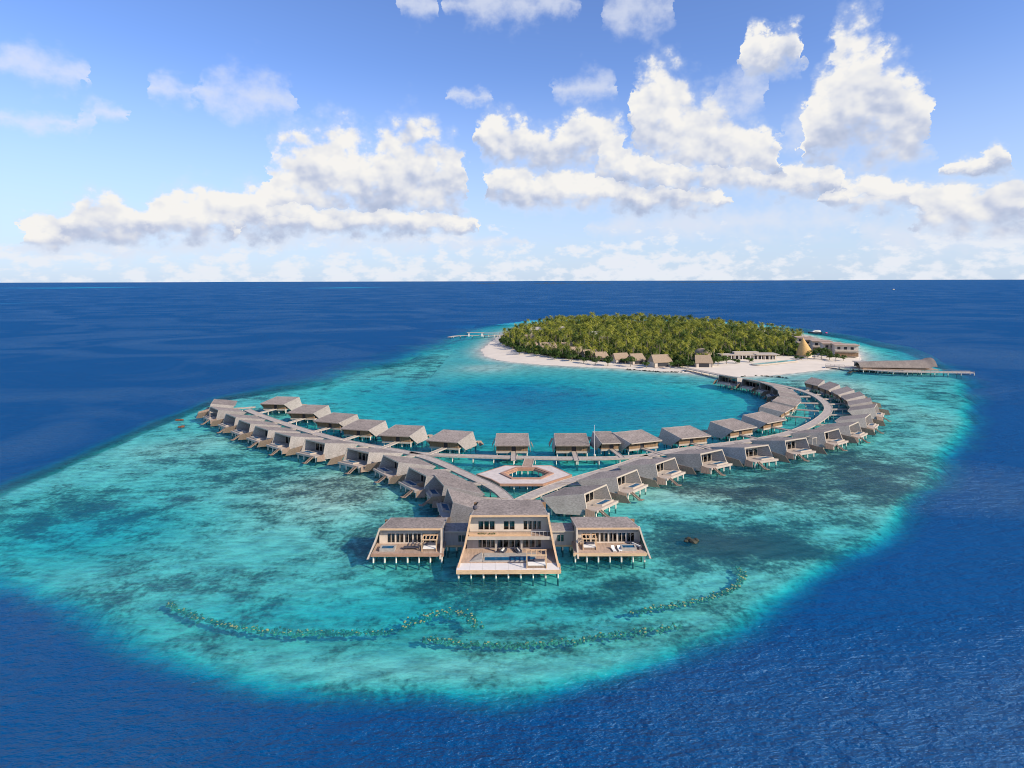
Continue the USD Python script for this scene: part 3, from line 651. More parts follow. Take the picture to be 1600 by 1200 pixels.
def resample(p, step):
    from scipy.interpolate import CubicSpline
    p = np.asarray(p, float); s = np.r_[0, np.cumsum(np.linalg.norm(np.diff(p, axis=0), axis=1))]
    # a smooth curve near the traced points
    n = max(2, int(s[-1] / step)); q = np.linspace(0, s[-1], n + 1)
    r = np.stack([CubicSpline(s, p[:, i])(q) for i in (0, 1)], 1)
    for _ in range(int(14 / step * 2)): r[1:-1] = (r[:-2] + 2 * r[1:-1] + r[2:]) / 4
    return r


def tangent_at(curve, xy):
    i = int(np.argmin(np.linalg.norm(curve - xy, axis=1))); a, b = curve[max(i - 2, 0)], curve[min(i + 2, len(curve) - 1)]
    return (b - a) / np.linalg.norm(b - a), curve[i], i


LW, RW, MW = resample(LEFT_WALK, 2.0), resample(RIGHT_WALK, 2.0), resample(MID_WALK, 2.0)


def boardwalk(curve, width, label, z=2.2, pile_step=4):
    P = thing('boardwalk', label, 'boardwalk', (0, 0, 0))
    tag(stage.GetPrimAtPath(P), kind='structure')
    t = np.gradient(curve, axis=0); t /= np.linalg.norm(t, axis=1, keepdims=True); nn = np.stack([-t[:, 1], t[:, 0]], 1)
    def ribbon(o0, o1, z0, z1):
        a, b = curve + nn * o0, curve + nn * o1; k = len(curve)
        v = np.vstack([np.c_[a, np.full(k, z0)], np.c_[b, np.full(k, z0)], np.c_[b, np.full(k, z1)], np.c_[a, np.full(k, z1)]]); f = []
        for i in range(k - 1):
            for j in range(4):
                p, q = j * k + i, ((j + 1) % 4) * k + i; f += [[p, p + 1, q + 1], [p, q + 1, q]]
        f += [[0, k, 2 * k], [0, 2 * k, 3 * k], [k - 1, 3 * k - 1, 2 * k - 1], [k - 1, 4 * k - 1, 3 * k - 1]]
        return v, np.array(f)[:, ::-1]
    b = MB()                                                        # planks in bays of two metres
    for i in range(len(curve) - 1):
        c = curve[i] * .992 + curve[i + 1] * .008, curve[i] * .008 + curve[i + 1] * .992
        e = nn[i], nn[i + 1]; w = width / 2
        b.hexa([(*(c[0] - e[0] * w), z - .12), (*(c[1] - e[1] * w), z - .12), (*(c[1] + e[1] * w), z - .12), (*(c[0] + e[0] * w), z - .12), (*(c[0] - e[0] * w), z), (*(c[1] - e[1] * w), z), (*(c[1] + e[1] * w), z), (*(c[0] + e[0] * w), z)])
    b.build('planking', M['walk'], P)
    for s in (-1, 1):
        e = MB(); e.add(*ribbon(s * (width / 2 + .02), s * (width / 2 + .2), z - .45, z + .12) if s > 0 else ribbon(s * (width / 2 + .2), s * (width / 2 + .02), z - .45, z + .12)); e.build('edge_beam', M['walk'], P)
    for i in range(1, len(curve) - 1, pile_step):
        for s in (-1, 1):
            q = curve[i] + nn[i] * s * (width / 2 - .3); MB().tube((*q, -3.5), (*q, z - .13), .2, k=7).build('pile', M['pile'], P, smooth=40)


boardwalk(LW, 3.4, 'curving pale boardwalk on piles between the two rows of villas of the left arm')
boardwalk(RW, 3.6, 'long boardwalk on piles that bends through the right arm of villas to the island')
boardwalk(MW, 2.6, 'straight boardwalk across the lagoon behind the octagonal deck')

# outer row of the right arm: the near top corner of each seaward opening, traced from the main house outwards
OUT_R = [(912, 772), (963, 746), (1024, 725), (1094, 709), (1163, 699.5), (1226, 688.5), (1287, 675.5), (1326, 665.5), (1351, 653)]
RIGHT_NOTE = ['nearest the large house', 'crowding the first one', 'with turquoise water beside it', 'behind bright shallows', 'row of curtains', 'pergola on its deck', 'starting the bend', 'inside the bend', 'at the outermost bend']
k = 0
for i, p in enumerate(OUT_R):
    q = at(*p, 7.0)[:2]; t, c, j = tangent_at(RW, q)
    if i < 2: t = np.array([.70, .714]) if i == 0 else np.array([.72, .69])
    place_villa('out_r', (WID['out_r'] / 2, 12.6), q, -t, f'{ORD[i]} outer villa of the right arm from the large house, {RIGHT_NOTE[i]}', 'villas on the outer side of the right arm')
    last = q
# beyond the bend: middle of the back eave
for i, bk in enumerate([(169, 289), (176, 302), (181.5, 316), (184.5, 330), (185.5, 344), (185.5, 358)]):
    t, c, _ = tangent_at(RW, np.array(bk) - (10, 0))
    place_villa('out_r', (0, 0), bk, -t, f'{ORD[9 + i]} outer villa of the right arm from the large house, past the bend', 'villas on the outer side of the right arm')

# outer row of the left arm: near top corner of the openings, from the outer tip inwards
OUT_L = [(341.5, 640.5), (369, 652), (392, 662), (420, 672), (455, 682), (508.75, 692.5), (577, 707), (623.5, 722.5), (667, 743.5)]
for i, p in enumerate(OUT_L):
    q = at(*p, 7.0)[:2]; t, c, j = tangent_at(LW, q)
    place_villa('out_l', (-WID['out_l'] / 2, 12.6), q, -t, f'{ORD[i]} grey outer villa with shaded opening counted from the far tip of the left arm', 'villas on the outer side of the left arm')
q = at(690, 757, 6.4)[:2]
place_villa('out_l', (-WID['out_l'] / 2 + 3, 12.6), q, np.array([-.40, .92]), 'grey villa with folded roof, last of the left arm before the two merging boardwalks', 'villas on the outer side of the left arm')
q = at(704, 778, 6.2)[:2]
place_villa('out_l', (0, 12.6), q, np.array([-.25, .97]), 'broad grey villa right behind the left pavilion of the large house', 'villas on the outer side of the left arm')
# end villa of the left arm, turned to close the boardwalk
a, b = at(353, 632.5, 5.1)[:2], at(384, 628, 5.1)[:2]
ed = (b - a) / np.linalg.norm(b - a)
place_villa('mid', (0, 0), (a + b) / 2, np.array([-.35, .94]), 'villa with an ochre timber back closing the far tip of the left arm', 'villas on the outer side of the left arm')

# inner rows, seen from behind: both ends of the back eave
IN_L = [((400, 630.75), (448.75, 632.25)), ((442.75, 645), (494.5, 646.5)), ((491.5, 658), (526, 661)), ((534, 670), (572, 672.5)), ((593, 680), (637, 682)), ((666, 688), (713.4, 691.5))]
for i, (a, b) in enumerate(IN_L):
    a, b = at(*a, 5.1)[:2], at(*b, 5.1)[:2]
    place_villa('in_l', (0, 0), (a + b) / 2, (b - a) / np.linalg.norm(b - a), f'{ORD[i]} timber-backed lagoon-side villa counted from the far tip of the left arm', 'villas on the lagoon side of the left arm')
for i, (a, b) in enumerate([((772, 696), (828, 696)), ((867, 696), (922.5, 696))]):
    a, b = at(*a, 5.1)[:2], at(*b, 5.1)[:2]
    place_villa('mid', (0, 0), (a + b) / 2, np.array([1.0, -.01]), ['villa seen square from behind, left of the flagpole pair beyond the octagonal deck', 'villa seen square from behind just left of the flagpole'][i].replace('left of the flagpole pair beyond', 'standing directly behind'), 'villas across the lagoon behind the octagonal deck')
a, b = at(940.6, 693.2, 5.1)[:2], at(970.4, 692, 5.1)[:2]
place_villa('hut', (0, 0), (a + b) / 2, np.array([1.0, .06]), 'small timber pavilion with one blank back wall just right of the flagpole', None, name='pavilion')
IN_R = [((987, 693), (1034, 688)), ((1065, 685.3), (1111, 681)), ((1144, 673.5), (1185, 667)), ((1198.6, 661.4), (1229, 655.5))]
for i, (a, b) in enumerate(IN_R):
    a, b = at(*a, 5.1)[:2], at(*b, 5.1)[:2]
    place_villa('in_r', (0, 0), (a + b) / 2, (b - a) / np.linalg.norm(b - a), f'{ORD[i]} timber-backed lagoon-side villa of the right arm counted from the flagpole', 'villas on the lagoon side of the right arm')
last = at(1229, 655.5, 5.1)[:2]; prev = last; count = 4; j = tangent_at(RW, last)[2]
while j < len(RW) - 8 and count < 11:
    j += 1
    t, c, _ = tangent_at(RW, RW[j]); n = np.array([-t[1], t[0]])
    bk = c + n * 13.0
    if np.linalg.norm(bk - prev) < 17.5 + (count == 4) * 4: continue
    prev = bk
    place_villa('in_r', (0, 0), bk, t, f'{ORD[count]} lagoon-side villa of the right arm from the flagpole, {"nearest the beach" if count == 10 else "inside the bend"}', 'villas on the lagoon side of the right arm')
    count += 1
print('inner right', count)

# ------------------------------------------------------------------ octagonal deck in the middle
P = thing('octagonal_deck', 'pale octagonal deck round a hole of green water with orange timber edges', 'deck')
outl = at_xy([(744, 741), (789.5, 727), (814, 728), (835, 727), (861, 727), (894, 742), (872, 749), (849, 756.5), (781, 756.5), (767, 749)], 1.9)
hole = at_xy([(790, 740.5), (809, 733), (835, 733), (856, 740.5), (842, 746.5), (803, 746.5)], 1.9)
poly = shapely.Polygon(outl, [hole])
from shapely import affinity
extrude(poly.buffer(-.35).buffer(.3), .12, 1.80).build('decking', M['terrace_pale'], P)
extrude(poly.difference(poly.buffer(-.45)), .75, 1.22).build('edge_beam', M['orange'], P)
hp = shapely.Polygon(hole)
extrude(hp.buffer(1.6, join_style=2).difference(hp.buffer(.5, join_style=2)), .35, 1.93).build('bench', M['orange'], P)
for ring, st in ((shapely.Polygon(outl).buffer(-.8).exterior, 4.5), (shapely.Polygon(hole).buffer(.3).exterior, 2.2)):
    for d in np.arange(0, ring.length, st):
        q = ring.interpolate(d); MB().tube((q.x, q.y, -3.5), (q.x, q.y, 1.24), .2, k=7).build('pile', M['pile'], P, smooth=40)
P = thing('gangway', 'short orange plank gangway from the octagonal deck up to the straight boardwalk', 'gangway')
a, b = at(823.5, 729, 1.9)[:2], at(827.5, 717, 2.2)[:2]
g = MB(); dn = (b - a) / np.linalg.norm(b - a); L = np.linalg.norm(b - a); nn = np.array([dn[1], -dn[0]])
for i in range(int(L / .8)):
    q, r = i * .8, i * .8 + .77; z = 1.96 + .25 * q / L
    g.hexa([(*(a + dn * q - nn * 1.7), z - .15), (*(a + dn * r - nn * 1.7), z - .15), (*(a + dn * r + nn * 1.7), z - .15), (*(a + dn * q + nn * 1.7), z - .15), (*(a + dn * q - nn * 1.7), z), (*(a + dn * r - nn * 1.7), z), (*(a + dn * r + nn * 1.7), z), (*(a + dn * q + nn * 1.7), z)])
g.build('plank_deck', M['deck'], P)
e = MB()
for s in (-1, 1): e.beam((*(a + nn * s * 1.8), 1.85), (*(b + nn * s * 1.8), 2.2), .15, .4)
e.build('edge_beam', M['pale'], P)


def flagpole(px, py, top, label):
    q = at(px, py, 1.0); P = thing('flagpole', label, 'pole', q)
    hh = (py - top) * q[1] / F
    MB().tube((0, 0, -4), (0, 0, .6), .45, .4, 10).build('base', M['pile'], P, smooth=40)
    MB().tube((0, 0, .6), (0, 0, hh), .16, .07, 8).build('mast', M['white'], P, smooth=40)
    MB().tube((0, 0, hh), (0, 0, hh + .25), .14, .04, 8).build('finial', M['white'], P, smooth=40)


flagpole(929, 712, 665, 'tall white flagpole standing in the lagoon between the two small back-view villas')
flagpole(1343, 573, 537, 'white mast in front of the stepped flat-roofed houses')
# ------------------------------------------------------------------ the large house at the point
def window_row(P, xs_, y, z0, z1, bar=.10, frame='pale'):
    """panes between uprights at xs_, in a wall at y"""
    for a, b in zip(xs_[:-1], xs_[1:]):
        w = MB()
        w.box((a, y - .08, z0), (a + bar, y + .1, z1)); w.box((b - bar, y - .08, z0), (b, y + .1, z1))
        w.box((a + bar + .002, y - .08, z0), (b - bar - .002, y + .1, z0 + bar)); w.box((a + bar + .002, y - .08, z1 - bar), (b - bar - .002, y + .1, z1))
        fr = w.build('window', M[frame], P)
        if int(a * 7.3) % 3 != 1: MB().box((a + bar + .05, y + .28, z0 + .02), (a + bar + .05 + (b - a) * .4, y + .34, z1 - .05)).build('curtain', M['curtain'], P)
        MB().box((a + bar + .003, y, z0 + bar + .002), (b - bar - .003, y + .04, z1 - bar - .002)).build('pane', M['glass'], fr.GetPath())


def wall_with_holes(mb, x0, x1, y0, y1, z0, z1, holes):
    """upright wall from x0 to x1 with openings (xa, xb, za, zb), all at one height band"""
    holes = sorted(holes); za, zb = holes[0][2], holes[0][3]
    mb.box((x0, y0, z0), (x1, y1, za)); mb.box((x0, y0, zb), (x1, y1, z1))
    cur = x0
    for a, b, _, _ in holes:
        if a > cur: mb.box((cur, y0, za), (a, y1, zb))
        cur = b
    if cur < x1: mb.box((cur, y0, za), (x1, y1, zb))


def fold_wall(mb, pts, vec):
    mb.plate(pts, vec)


def pile_row(P, xs_, ys_, z, r=.22, zs=-4.0):
    for x in xs_:
        for y in ys_: MB().tube((x, y, zs), (x, y, z), r, k=9).build('pile', M['pile'], P, smooth=40)


MH = thing('main_house', 'two-storey large house on piles with pool deck and gold-edged leaning side walls', 'house')
m = MB()
zr = 11.7                                                          # main roof, narrowing towards the back
m.hexa([(-10.5, 143.2, zr - .35), (8.9, 143.2, zr - .35), (7.4, 152.5, zr - .1), (-8.7, 152.5, zr - .1), (-10.5, 143.2, zr), (8.9, 143.2, zr), (7.4, 152.5, zr + .25), (-8.7, 152.5, zr + .25)])
m.build('roof', M['shingle'], MH)
MB().box((-10.62, 143.0, zr - .42), (9.02, 143.195, zr + .06)).build('roof_edge', M['fascia'], MH)
for s, xt, xm, xb in ((-1, -10.55, -11.95, -13.1), (1, 8.95, 10.25, 11.0)):
    xk = xt * .82 if s < 0 else 7.45
    w = MB()
    w.plate([(xt, 143.2, zr + .05), (xm, 141.9, 4.8), (xm - s * .05, 152, 4.8), (xk - s * .1 + (0 if s > 0 else -.1), 152.5, zr + .2)], (-s * .3, 0, 0))
    w.plate([(xm, 141.9, 4.797), (xb, 136.2, 2.3), (xb, 137.0, 1.3), (xb, 152, 1.3), (xm - s * .05, 152, 4.797)], (-s * .3, 0, 0))
    w.build('side_wall', M['shingle_wall'], MH)
    e = MB()
    for a, b in (((xt, 143.2, zr + .05), (xm, 141.9, 4.8)), ((xm, 141.9, 4.8), (xb, 136.2, 2.3))):
        a, b = np.array(a), np.array(b); e.hexa([a + (s * .06, -.2, 0), a + (-s * .42, -.2, 0), a + (-s * .42, .1, 0), a + (s * .06, .1, 0), b + (s * .06, -.2, 0), b + (-s * .42, -.2, 0), b + (-s * .42, .1, 0), b + (s * .06, .1, 0)])
    e.build('wall_edge', M['fascia'], MH)
MB().box((-10.2, 151.8, 1.6), (8.7, 152.3, zr - .2)).build('back_wall', M['wood_wall'], MH)
up = MB(); hu = [(-8.75, -4.45, 7.15, 9.5), (-2.35, .55, 7.15, 9.5), (2.65, 7.2, 7.15, 9.5)]
wall_with_holes(up, -10.9, 9.3, 145.2, 145.45, 6.75, zr - .36, hu); up.build('upper_wall', M['plaster'], MH)
MB().box((-10.45, 145.12, 10.15), (8.95, 145.197, zr - .37)).build('upper_band', M['cladding'], MH)
for (a, b, z0, z1), k in zip(hu, (3, 2, 4)): window_row(MH, np.linspace(a + .01, b - .01, k + 1), 145.3, z0 + .01, z1 - .01, .14)
lo = MB(); hl = [(-8.8, -4.5, 2.65, 5.5), (-3.9, 1.9, 2.65, 5.5), (2.5, 7.2, 2.65, 5.5)]
wall_with_holes(lo, -11.6, 10.0, 145.25, 145.5, 2.4, 6.35, hl); lo.build('lower_wall', M['cladding'], MH)
for (a, b, z0, z1), k in zip(hl, (4, 4, 3)): window_row(MH, np.linspace(a + .01, b - .01, k + 1), 145.35, z0 + .01, z1 - .01, .12)
bl = MB(); bl.box((-11.4, 142.5, 6.35), (9.9, 145.6, 6.6)); bl.build('balcony', M['deck'], MH)
MB().box((-11.5, 142.3, 5.95), (10.0, 142.497, 6.75)).build('balcony_edge', M['pale'], MH)
MB().box((-10.9, 142.9, 6.6), (4.5, 143.5, 7.0)).build('planter', M['fascia'], MH)
pl = MB()
for i in range(90):
    x = rng.uniform(-8.7, -4.3); y = rng.uniform(142.95, 143.45); a = rng.uniform(0, 6.28); hgt = rng.uniform(.25, .55)
    pl.add([(x, y, 7.0), (x + .12 * math.cos(a), y + .12 * math.sin(a), 7.0), (x + .3 * math.cos(a + 1), y + .3 * math.sin(a + 1), 7.0 + hgt)], [[0, 1, 2]])
pl.build('planting', M['bush_leaf'], MH)
rl = MB(); rl.beam((4.6, 143.0, 7.65), (9.6, 143.0, 7.65), .07)
for x in np.arange(4.6, 9.7, 1.0): rl.beam((x, 143.0, 6.6), (x, 143.0, 7.65), .06)
rl.build('railing', M['white'], MH)
for x in (-4.2, 2.2): MB().box((x - .22, 143.6, 2.4), (x + .22, 144.04, 6.347)).build('column', M['pale'], MH)
MB().box((-11.5, 145.5, 6.2), (9.8, 151.8, 6.45)).build('upper_floor', M['deck'], MH)
dk = MB()
for i in range(8):
    a, b = 138.25 + 13.6 * i / 8, 138.25 + 13.6 * (i + .99) / 8; dk.box((-12.6, a, 1.9), (10.6, b, 2.4))
dk.build('terrace', M['deck'], MH)
dk = MB()
for i in range(8):
    a = -13.2 + 24.2 * i / 8; dk.box((a, 135.0, 1.75), (a + 24.2 / 8 - .03, 138.2, 2.25))
dk.build('sun_deck', M['white'], MH)
MB().box((-13.3, 134.75, 1.35), (11.1, 134.997, 2.2)).build('deck_edge', M['fascia'], MH)
for x in (-13.35, 11.1): MB().box((x, 135.0, 1.35), (x + .2, 138.2, 2.2)).build('deck_edge', M['fascia'], MH)
po = MB()
for q in (((-7.2, 138.4, 2.4), (5.7, 138.75, 2.62)), ((-7.2, 140.6, 2.4), (5.7, 142.4, 2.75)), ((-7.2, 138.753, 2.4), (-6.85, 140.597, 2.62)), ((5.35, 138.753, 2.4), (5.7, 140.597, 2.62))): po.box(*q)
po.hexa([(-10.6, 138.5, 2.4), (-7.25, 138.5, 2.4), (-7.25, 141.8, 2.4), (-9.2, 141.8, 2.4), (-10.4, 138.6, 2.5), (-7.3, 138.6, 3.0), (-7.6, 141.6, 3.3), (-9.0, 141.6, 2.7)])
po.build('pool_rim', M['stone'], MH)
MB().box((-6.847, 138.756, 2.4), (5.347, 140.594, 2.55)).build('pool_water', M['pool'], MH)
pile_row(MH, np.linspace(-12.8, 10.6, 9), (135.6, 139.5, 144.0, 149.5), 1.74)


def side_house(name, label, x0, x1, sgn):
    """single-storey pavilion beside the large house, with its deck and terrace"""
    P = thing(name, label, 'house')
    zt = 7.0; xl, xr = x0, x1; ins = 1.2
    bl_, br_ = (xl + 1.6, xr + .7) if sgn < 0 else (xl - .9, xr - 2.0)
    MB().hexa([(xl, 146.6, zt - .3), (xr, 146.6, zt - .3), (br_, 153, zt - .1), (bl_, 153, zt - .1), (xl, 146.6, zt), (xr, 146.6, zt), (br_, 153, zt + .2), (bl_, 153, zt + .2)]).build('roof', M['shingle'], P)
    MB().box((xl - .1, 146.4, zt - .38), (xr + .1, 146.595, zt + .06)).build('roof_edge', M['fascia'], P)
    for s, xt, xm, xb, xk in ((-1, xl, xl - .9, xl - 1.9, bl_), (1, xr, xr + .75, xr + 1.6, br_)):
        if s == -sgn: xm, xb = xt + s * .15, xt + s * .3
        w = MB()
        w.plate([(xt, 146.6, zt + .05), (xm, 145.7, 4.4), (xm, 152.8, 4.4), (xk, 153, zt + .2)], (-s * .28, 0, 0))
        w.plate([(xm, 145.7, 4.397), (xb, 141.7, 1.6), (xb, 142.6, 1.2), (xb, 152.8, 1.2), (xm, 152.8, 4.397)], (-s * .28, 0, 0))
        w.build('side_wall', M['shingle_wall'], P)
        e = MB()
        for a, b in (((xt, 146.6, zt + .05), (xm, 145.7, 4.4)), ((xm, 145.7, 4.4), (xb, 141.7, 1.6))):
            a, b = np.array(a), np.array(b); e.hexa([a + (s * .05, -.18, 0), a + (-s * .38, -.18, 0), a + (-s * .38, .1, 0), a + (s * .05, .1, 0), b + (s * .05, -.18, 0), b + (-s * .38, -.18, 0), b + (-s * .38, .1, 0), b + (s * .05, .1, 0)])
        e.build('wall_edge', M['pale'], P)
    MB().box((xl + .2, 152.4, 1.8), (xr - .2, 152.7, zt - .2)).build('back_wall', M['wood_wall'], P)
    f = MB(); hs = [(xl + 1.6 + i * (xr - xl - 2.6) / 6 + .12, xl + 1.6 + (i + 1) * (xr - xl - 2.6) / 6 - .12, 2.7, 5.15) for i in range(6)]
    wall_with_holes(f, xl - .3, xr + .3, 148.1, 148.35, 2.5, zt - .31, hs); f.build('front_wall', M['plaster'], P)
    MB().box((xl + .3, 148.02, 5.3), (xr - .3, 148.097, zt - .32)).build('wall_band', M['cladding'], P)
    for a, b, z0, z1 in hs: window_row(P, np.linspace(a + .01, b - .01, 3), 148.2, z0 + .01, z1 - .01, .1)
    d = MB(); n = 7
    for i in range(n):
        a, b = 142.75 + 9.6 * i / n, 142.75 + 9.6 * (i + .99) / n; d.box((xl - 1.0, a, 2.05), (xr + .7, b, 2.5))
    d.build('terrace', M['deck'], P)
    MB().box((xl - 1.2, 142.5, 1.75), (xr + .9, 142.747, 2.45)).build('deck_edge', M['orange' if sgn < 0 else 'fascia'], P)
    pile_row(P, np.linspace(xl - .7, xr + .3, 7), (143.2, 146.5, 150.5), 2.03)
    cx = xl + (2.6 if sgn < 0 else xr - xl - 3.4)
    t = MB()
    for q in (((-1.9, -1, 0), (1.9, -.7, .75)), ((-1.9, .9, 0), (1.9, 1.2, .75)), ((-1.9, -.697, 0), (-1.5, .897, .75)), ((1.5, -.697, 0), (1.9, .897, .75))): t.box((q[0][0] + cx, q[0][1] + 144.6, q[0][2] + 2.5), (q[1][0] + cx, q[1][1] + 144.6, q[1][2] + 2.5))
    t.build('plunge_pool_rim', M['stone'], P)
    MB().box((cx - 1.497, 143.906, 2.5), (cx + 1.497, 145.494, 3.1)).build('plunge_pool_water', M['pool'], P)
    return P


side_house('pavilion_house', 'one-storey pavilion with orange deck edge left of the large house', -34.0, -18.0, -1)
side_house('pavilion_house', 'one-storey pavilion with long window band right of the large house', 16.2, 32.4, 1)


def link(name_label, x0, x1, wx):
    P = thing('link_house', name_label, 'house')
    MB().hexa([(x0, 148.8, 5.0), (x1, 148.8, 5.0), (x1, 153.2, 5.3), (x0, 153.2, 5.3), (x0, 148.8, 5.3), (x1, 148.8, 5.3), (x1, 153.2, 5.6), (x0, 153.2, 5.6)]).build('roof', M['shingle'], P)
    MB().box((x0, 148.65, 4.98), (x1, 148.797, 5.34)).build('roof_edge', M['pale'], P)
    w = MB(); wall_with_holes(w, x0, x1, 149.2, 149.4, 1.4, 4.98, [(wx, wx + 1.9, 2.3, 4.2)]); w.build('front_wall', M['cladding'], P)
    window_row(P, np.linspace(wx + .01, wx + 1.89, 3), 149.28, 2.31, 4.19, .1)
    MB().box((x0, 152.6, 1.4), (x1, 152.8, 5.2)).build('back_wall', M['cladding'], P)
    MB().box((x0, 149.403, 1.3), (x1, 152.597, 1.7)).build('floor', M['deck'], P)
    MB().box((x0, 149.0, 1.1), (x1, 149.197, 1.5)).build('sill_beam', M['fascia'], P)
    pile_row(P, (x0 + .8, (x0 + x1) / 2, x1 - .8), (149.6, 152.2), 1.3)


link('low linking room between the large house and the left pavilion', -17.7, -11.5, -14.2)
link('low linking room between the large house and the right pavilion', 10.1, 15.8, 11.4)


def cabana(label, loc, w, d, h, bed, rot=0.0, mat_='fascia'):
    P = thing('cabana', label, 'cabana', loc, rot, 'timber cabanas on the decks')
    for x in (-w / 2, w / 2):
        for y in (-d / 2, d / 2): MB().box((x - .1, y - .1, 0), (x + .1, y + .1, h)).build('post', M[mat_], P)
    r = MB()
    for y in (-d / 2, d / 2): r.box((-w / 2 - .15, y - .1, h + .003), (w / 2 + .15, y + .1, h + .25))
    for x in np.linspace(-w / 2, w / 2, 5): r.box((x - .08, -d / 2 + .103, h + .01), (x + .08, d / 2 - .103, h + .2))
    r.build('roof_frame', M[mat_], P)
    if bed:
        MB().box((-w / 2 + .12, -d / 2 + .12, 0), (w / 2 - .12, d / 2 - .12, .55)).build('daybed', M['slat_wood'], P)
        MB().box((-w / 2 + .2, -d / 2 + .2, .552), (w / 2 - .2, d / 2 - .2, .72)).build('mattress', M['cushion'], P)
        MB().hexa([(-w / 2 + .3, d / 2 - .9, .722), (w / 2 - .3, d / 2 - .9, .722), (w / 2 - .3, d / 2 - .2, .722), (-w / 2 + .3, d / 2 - .2, .722), (-w / 2 + .3, d / 2 - .6, 1.0), (w / 2 - .3, d / 2 - .6, 1.0), (w / 2 - .3, d / 2 - .25, 1.1), (-w / 2 + .3, d / 2 - .25, 1.1)]).build('bolster', M['charcoal'], P)


cabana('timber cabana with a daybed on the white pool deck of the large house', (5.6, 136.9, 2.25), 4.6, 2.6, 3.0, True)
cabana('open timber cabana on the terrace of the left pavilion', (-20.9, 145.0, 2.5), 3.6, 2.6, 2.8, True)
cabana('open timber cabana on the terrace of the right pavilion', (19.3, 145.4, 2.5), 3.4, 2.4, 2.7, True)


def lounger(label, loc, rot=0.0):
    P = thing('sun_lounger', label, 'lounger', loc, rot, 'white loungers on the right pavilion deck')
    MB().box((-.4, -1.0, .22), (.4, .35, .32)).build('seat', M['cushion'], P)
    MB().hexa([(-.4, .36, .22), (.4, .36, .22), (.4, 1.0, .75), (-.4, 1.0, .75), (-.4, .36, .33), (.4, .36, .33), (.4, .93, .84), (-.4, .93, .84)]).build('backrest', M['cushion'], P)
    for x in (-.34, .34):
        for y in (-.85, .25): MB().box((x - .04, y - .04, 0), (x + .04, y + .04, .218)).build('leg', M['white'], P)


lounger('left one of two white loungers on the right pavilion terrace', (25.2, 144.0, 2.5), .15)
lounger('right one of two white loungers on the right pavilion terrace', (26.7, 144.1, 2.5), .1)


def sofa(label, loc, rot, w=3.0):
    P = thing('sofa', label, 'sofa', loc, rot)
    MB().box((-w / 2, -.5, .1), (w / 2, .45, .45)).build('seat', M['charcoal'], P)
    MB().box((-w / 2, .453, .1), (w / 2, .7, .95)).build('backrest', M['charcoal'], P)
    for s in (-1, 1): MB().box((s * w / 2 - (.25 if s > 0 else 0), -.5, .453), (s * w / 2 + (0 if s > 0 else .25), .45, .7)).build('armrest', M['charcoal'], P)
    MB().box((-w / 2 + .3, .1, .453), (w / 2 - .3, .4, .8)).build('cushion', M['cushion'], P)


sofa('dark sofa left of the pair behind the long pool', (-2.3, 143.3, 2.4), 1.2, 2.2)
sofa('dark sofa right of the pair behind the long pool', (1.2, 143.2, 2.4), -1.2, 2.4)
sofa('dark corner sofa at the far end of the right pavilion deck', (31.0, 145.6, 2.5), -.9, 3.2)
P = thing('dining_table', 'low dark table on the left pavilion terrace before the windows', 'table', (-25.5, 144.9, 2.5))
MB().box((-2.0, -.5, .55), (2.0, .5, .65)).build('table_top', M['charcoal'], P)
for x in (-1.8, 1.8):
    for y in (-.4, .4): MB().box((x - .06, y - .06, 0), (x + .06, y + .06, .547)).build('leg', M['charcoal'], P)
P = thing('satellite_dome', 'dark round dome beside the roof of the large house', 'dome', (-9.6, 146.5, 0))
MB().tube((0, 0, 9.0), (0, 0, 11.9), .15, .15, 8).build('stand', M['dark'], P)
s_ = trimesh.creation.icosphere(2, .6); s_.vertices[:, 2] = np.maximum(s_.vertices[:, 2], -.3) + 12.3; mm = MB(); mm.add(s_.vertices, s_.faces); mm.build('cover', M['charcoal'], P, smooth=True)
# ------------------------------------------------------------------ pergolas on villa decks
for p, lab in (((1268, 693), 'pergola on the deck of a right arm villa near the start of the bend'), ((548, 716), 'pergola on the deck of a left arm villa halfway along the row'), ((361, 659), 'pergola on a villa deck near the far tip of the left arm'), ((333, 652), 'pergola on the villa deck outermost on the left arm')):
    q = at(*p, 2.35); cabana(lab, (q[0], q[1], 2.3), 2.8, 2.6, 2.6, False, .5, 'pale')

# ------------------------------------------------------------------ rocks and coral
def rock_mesh(mb, x, y, z, r, flat=.7, seed=0):
    s = trimesh.creation.icosphere(1, 1.0); v = s.vertices.copy()
    v *= (.7 + .6 * meshkit.noise(v * 1.7 + seed * 7.3, seed))[:, None]
    a = (seed * 2.4) % 6.28; c, n = math.cos(a), math.sin(a)
    v = np.c_[(v[:, 0] * c - v[:, 1] * n) * r, (v[:, 0] * n + v[:, 1] * c) * r, v[:, 2] * r * flat]
    mb.add(v + np.array([x, y, z]), s.faces)


def rock_line(name, pts, z, width, step, r, material, label, cat, kind=None, group=None, lift=0.0):
    w = at_xy(pts, 0.0); c = resample(w, 1.0); L = np.r_[0, np.cumsum(np.linalg.norm(np.diff(c, axis=0), axis=1))]
    mb = MB(); s = 0; i = 0
    while s < L[-1]:
        p = np.array([np.interp(s, L, c[:, 0]), np.interp(s, L, c[:, 1])]); q = p + rng.normal(0, width, 2)
        rr = r * rng.uniform(.55, 1.35); zz = z - rr * .6 + rng.uniform(-.7, .35) * r
        rock_mesh(mb, q[0], q[1], min(zz, .05 + lift - rr * .45), rr, .65, i); s += step * rng.uniform(.6, 1.4); i += 1
    return mb.build(name, material, label=label, cat=cat, kind='stuff', group=group)


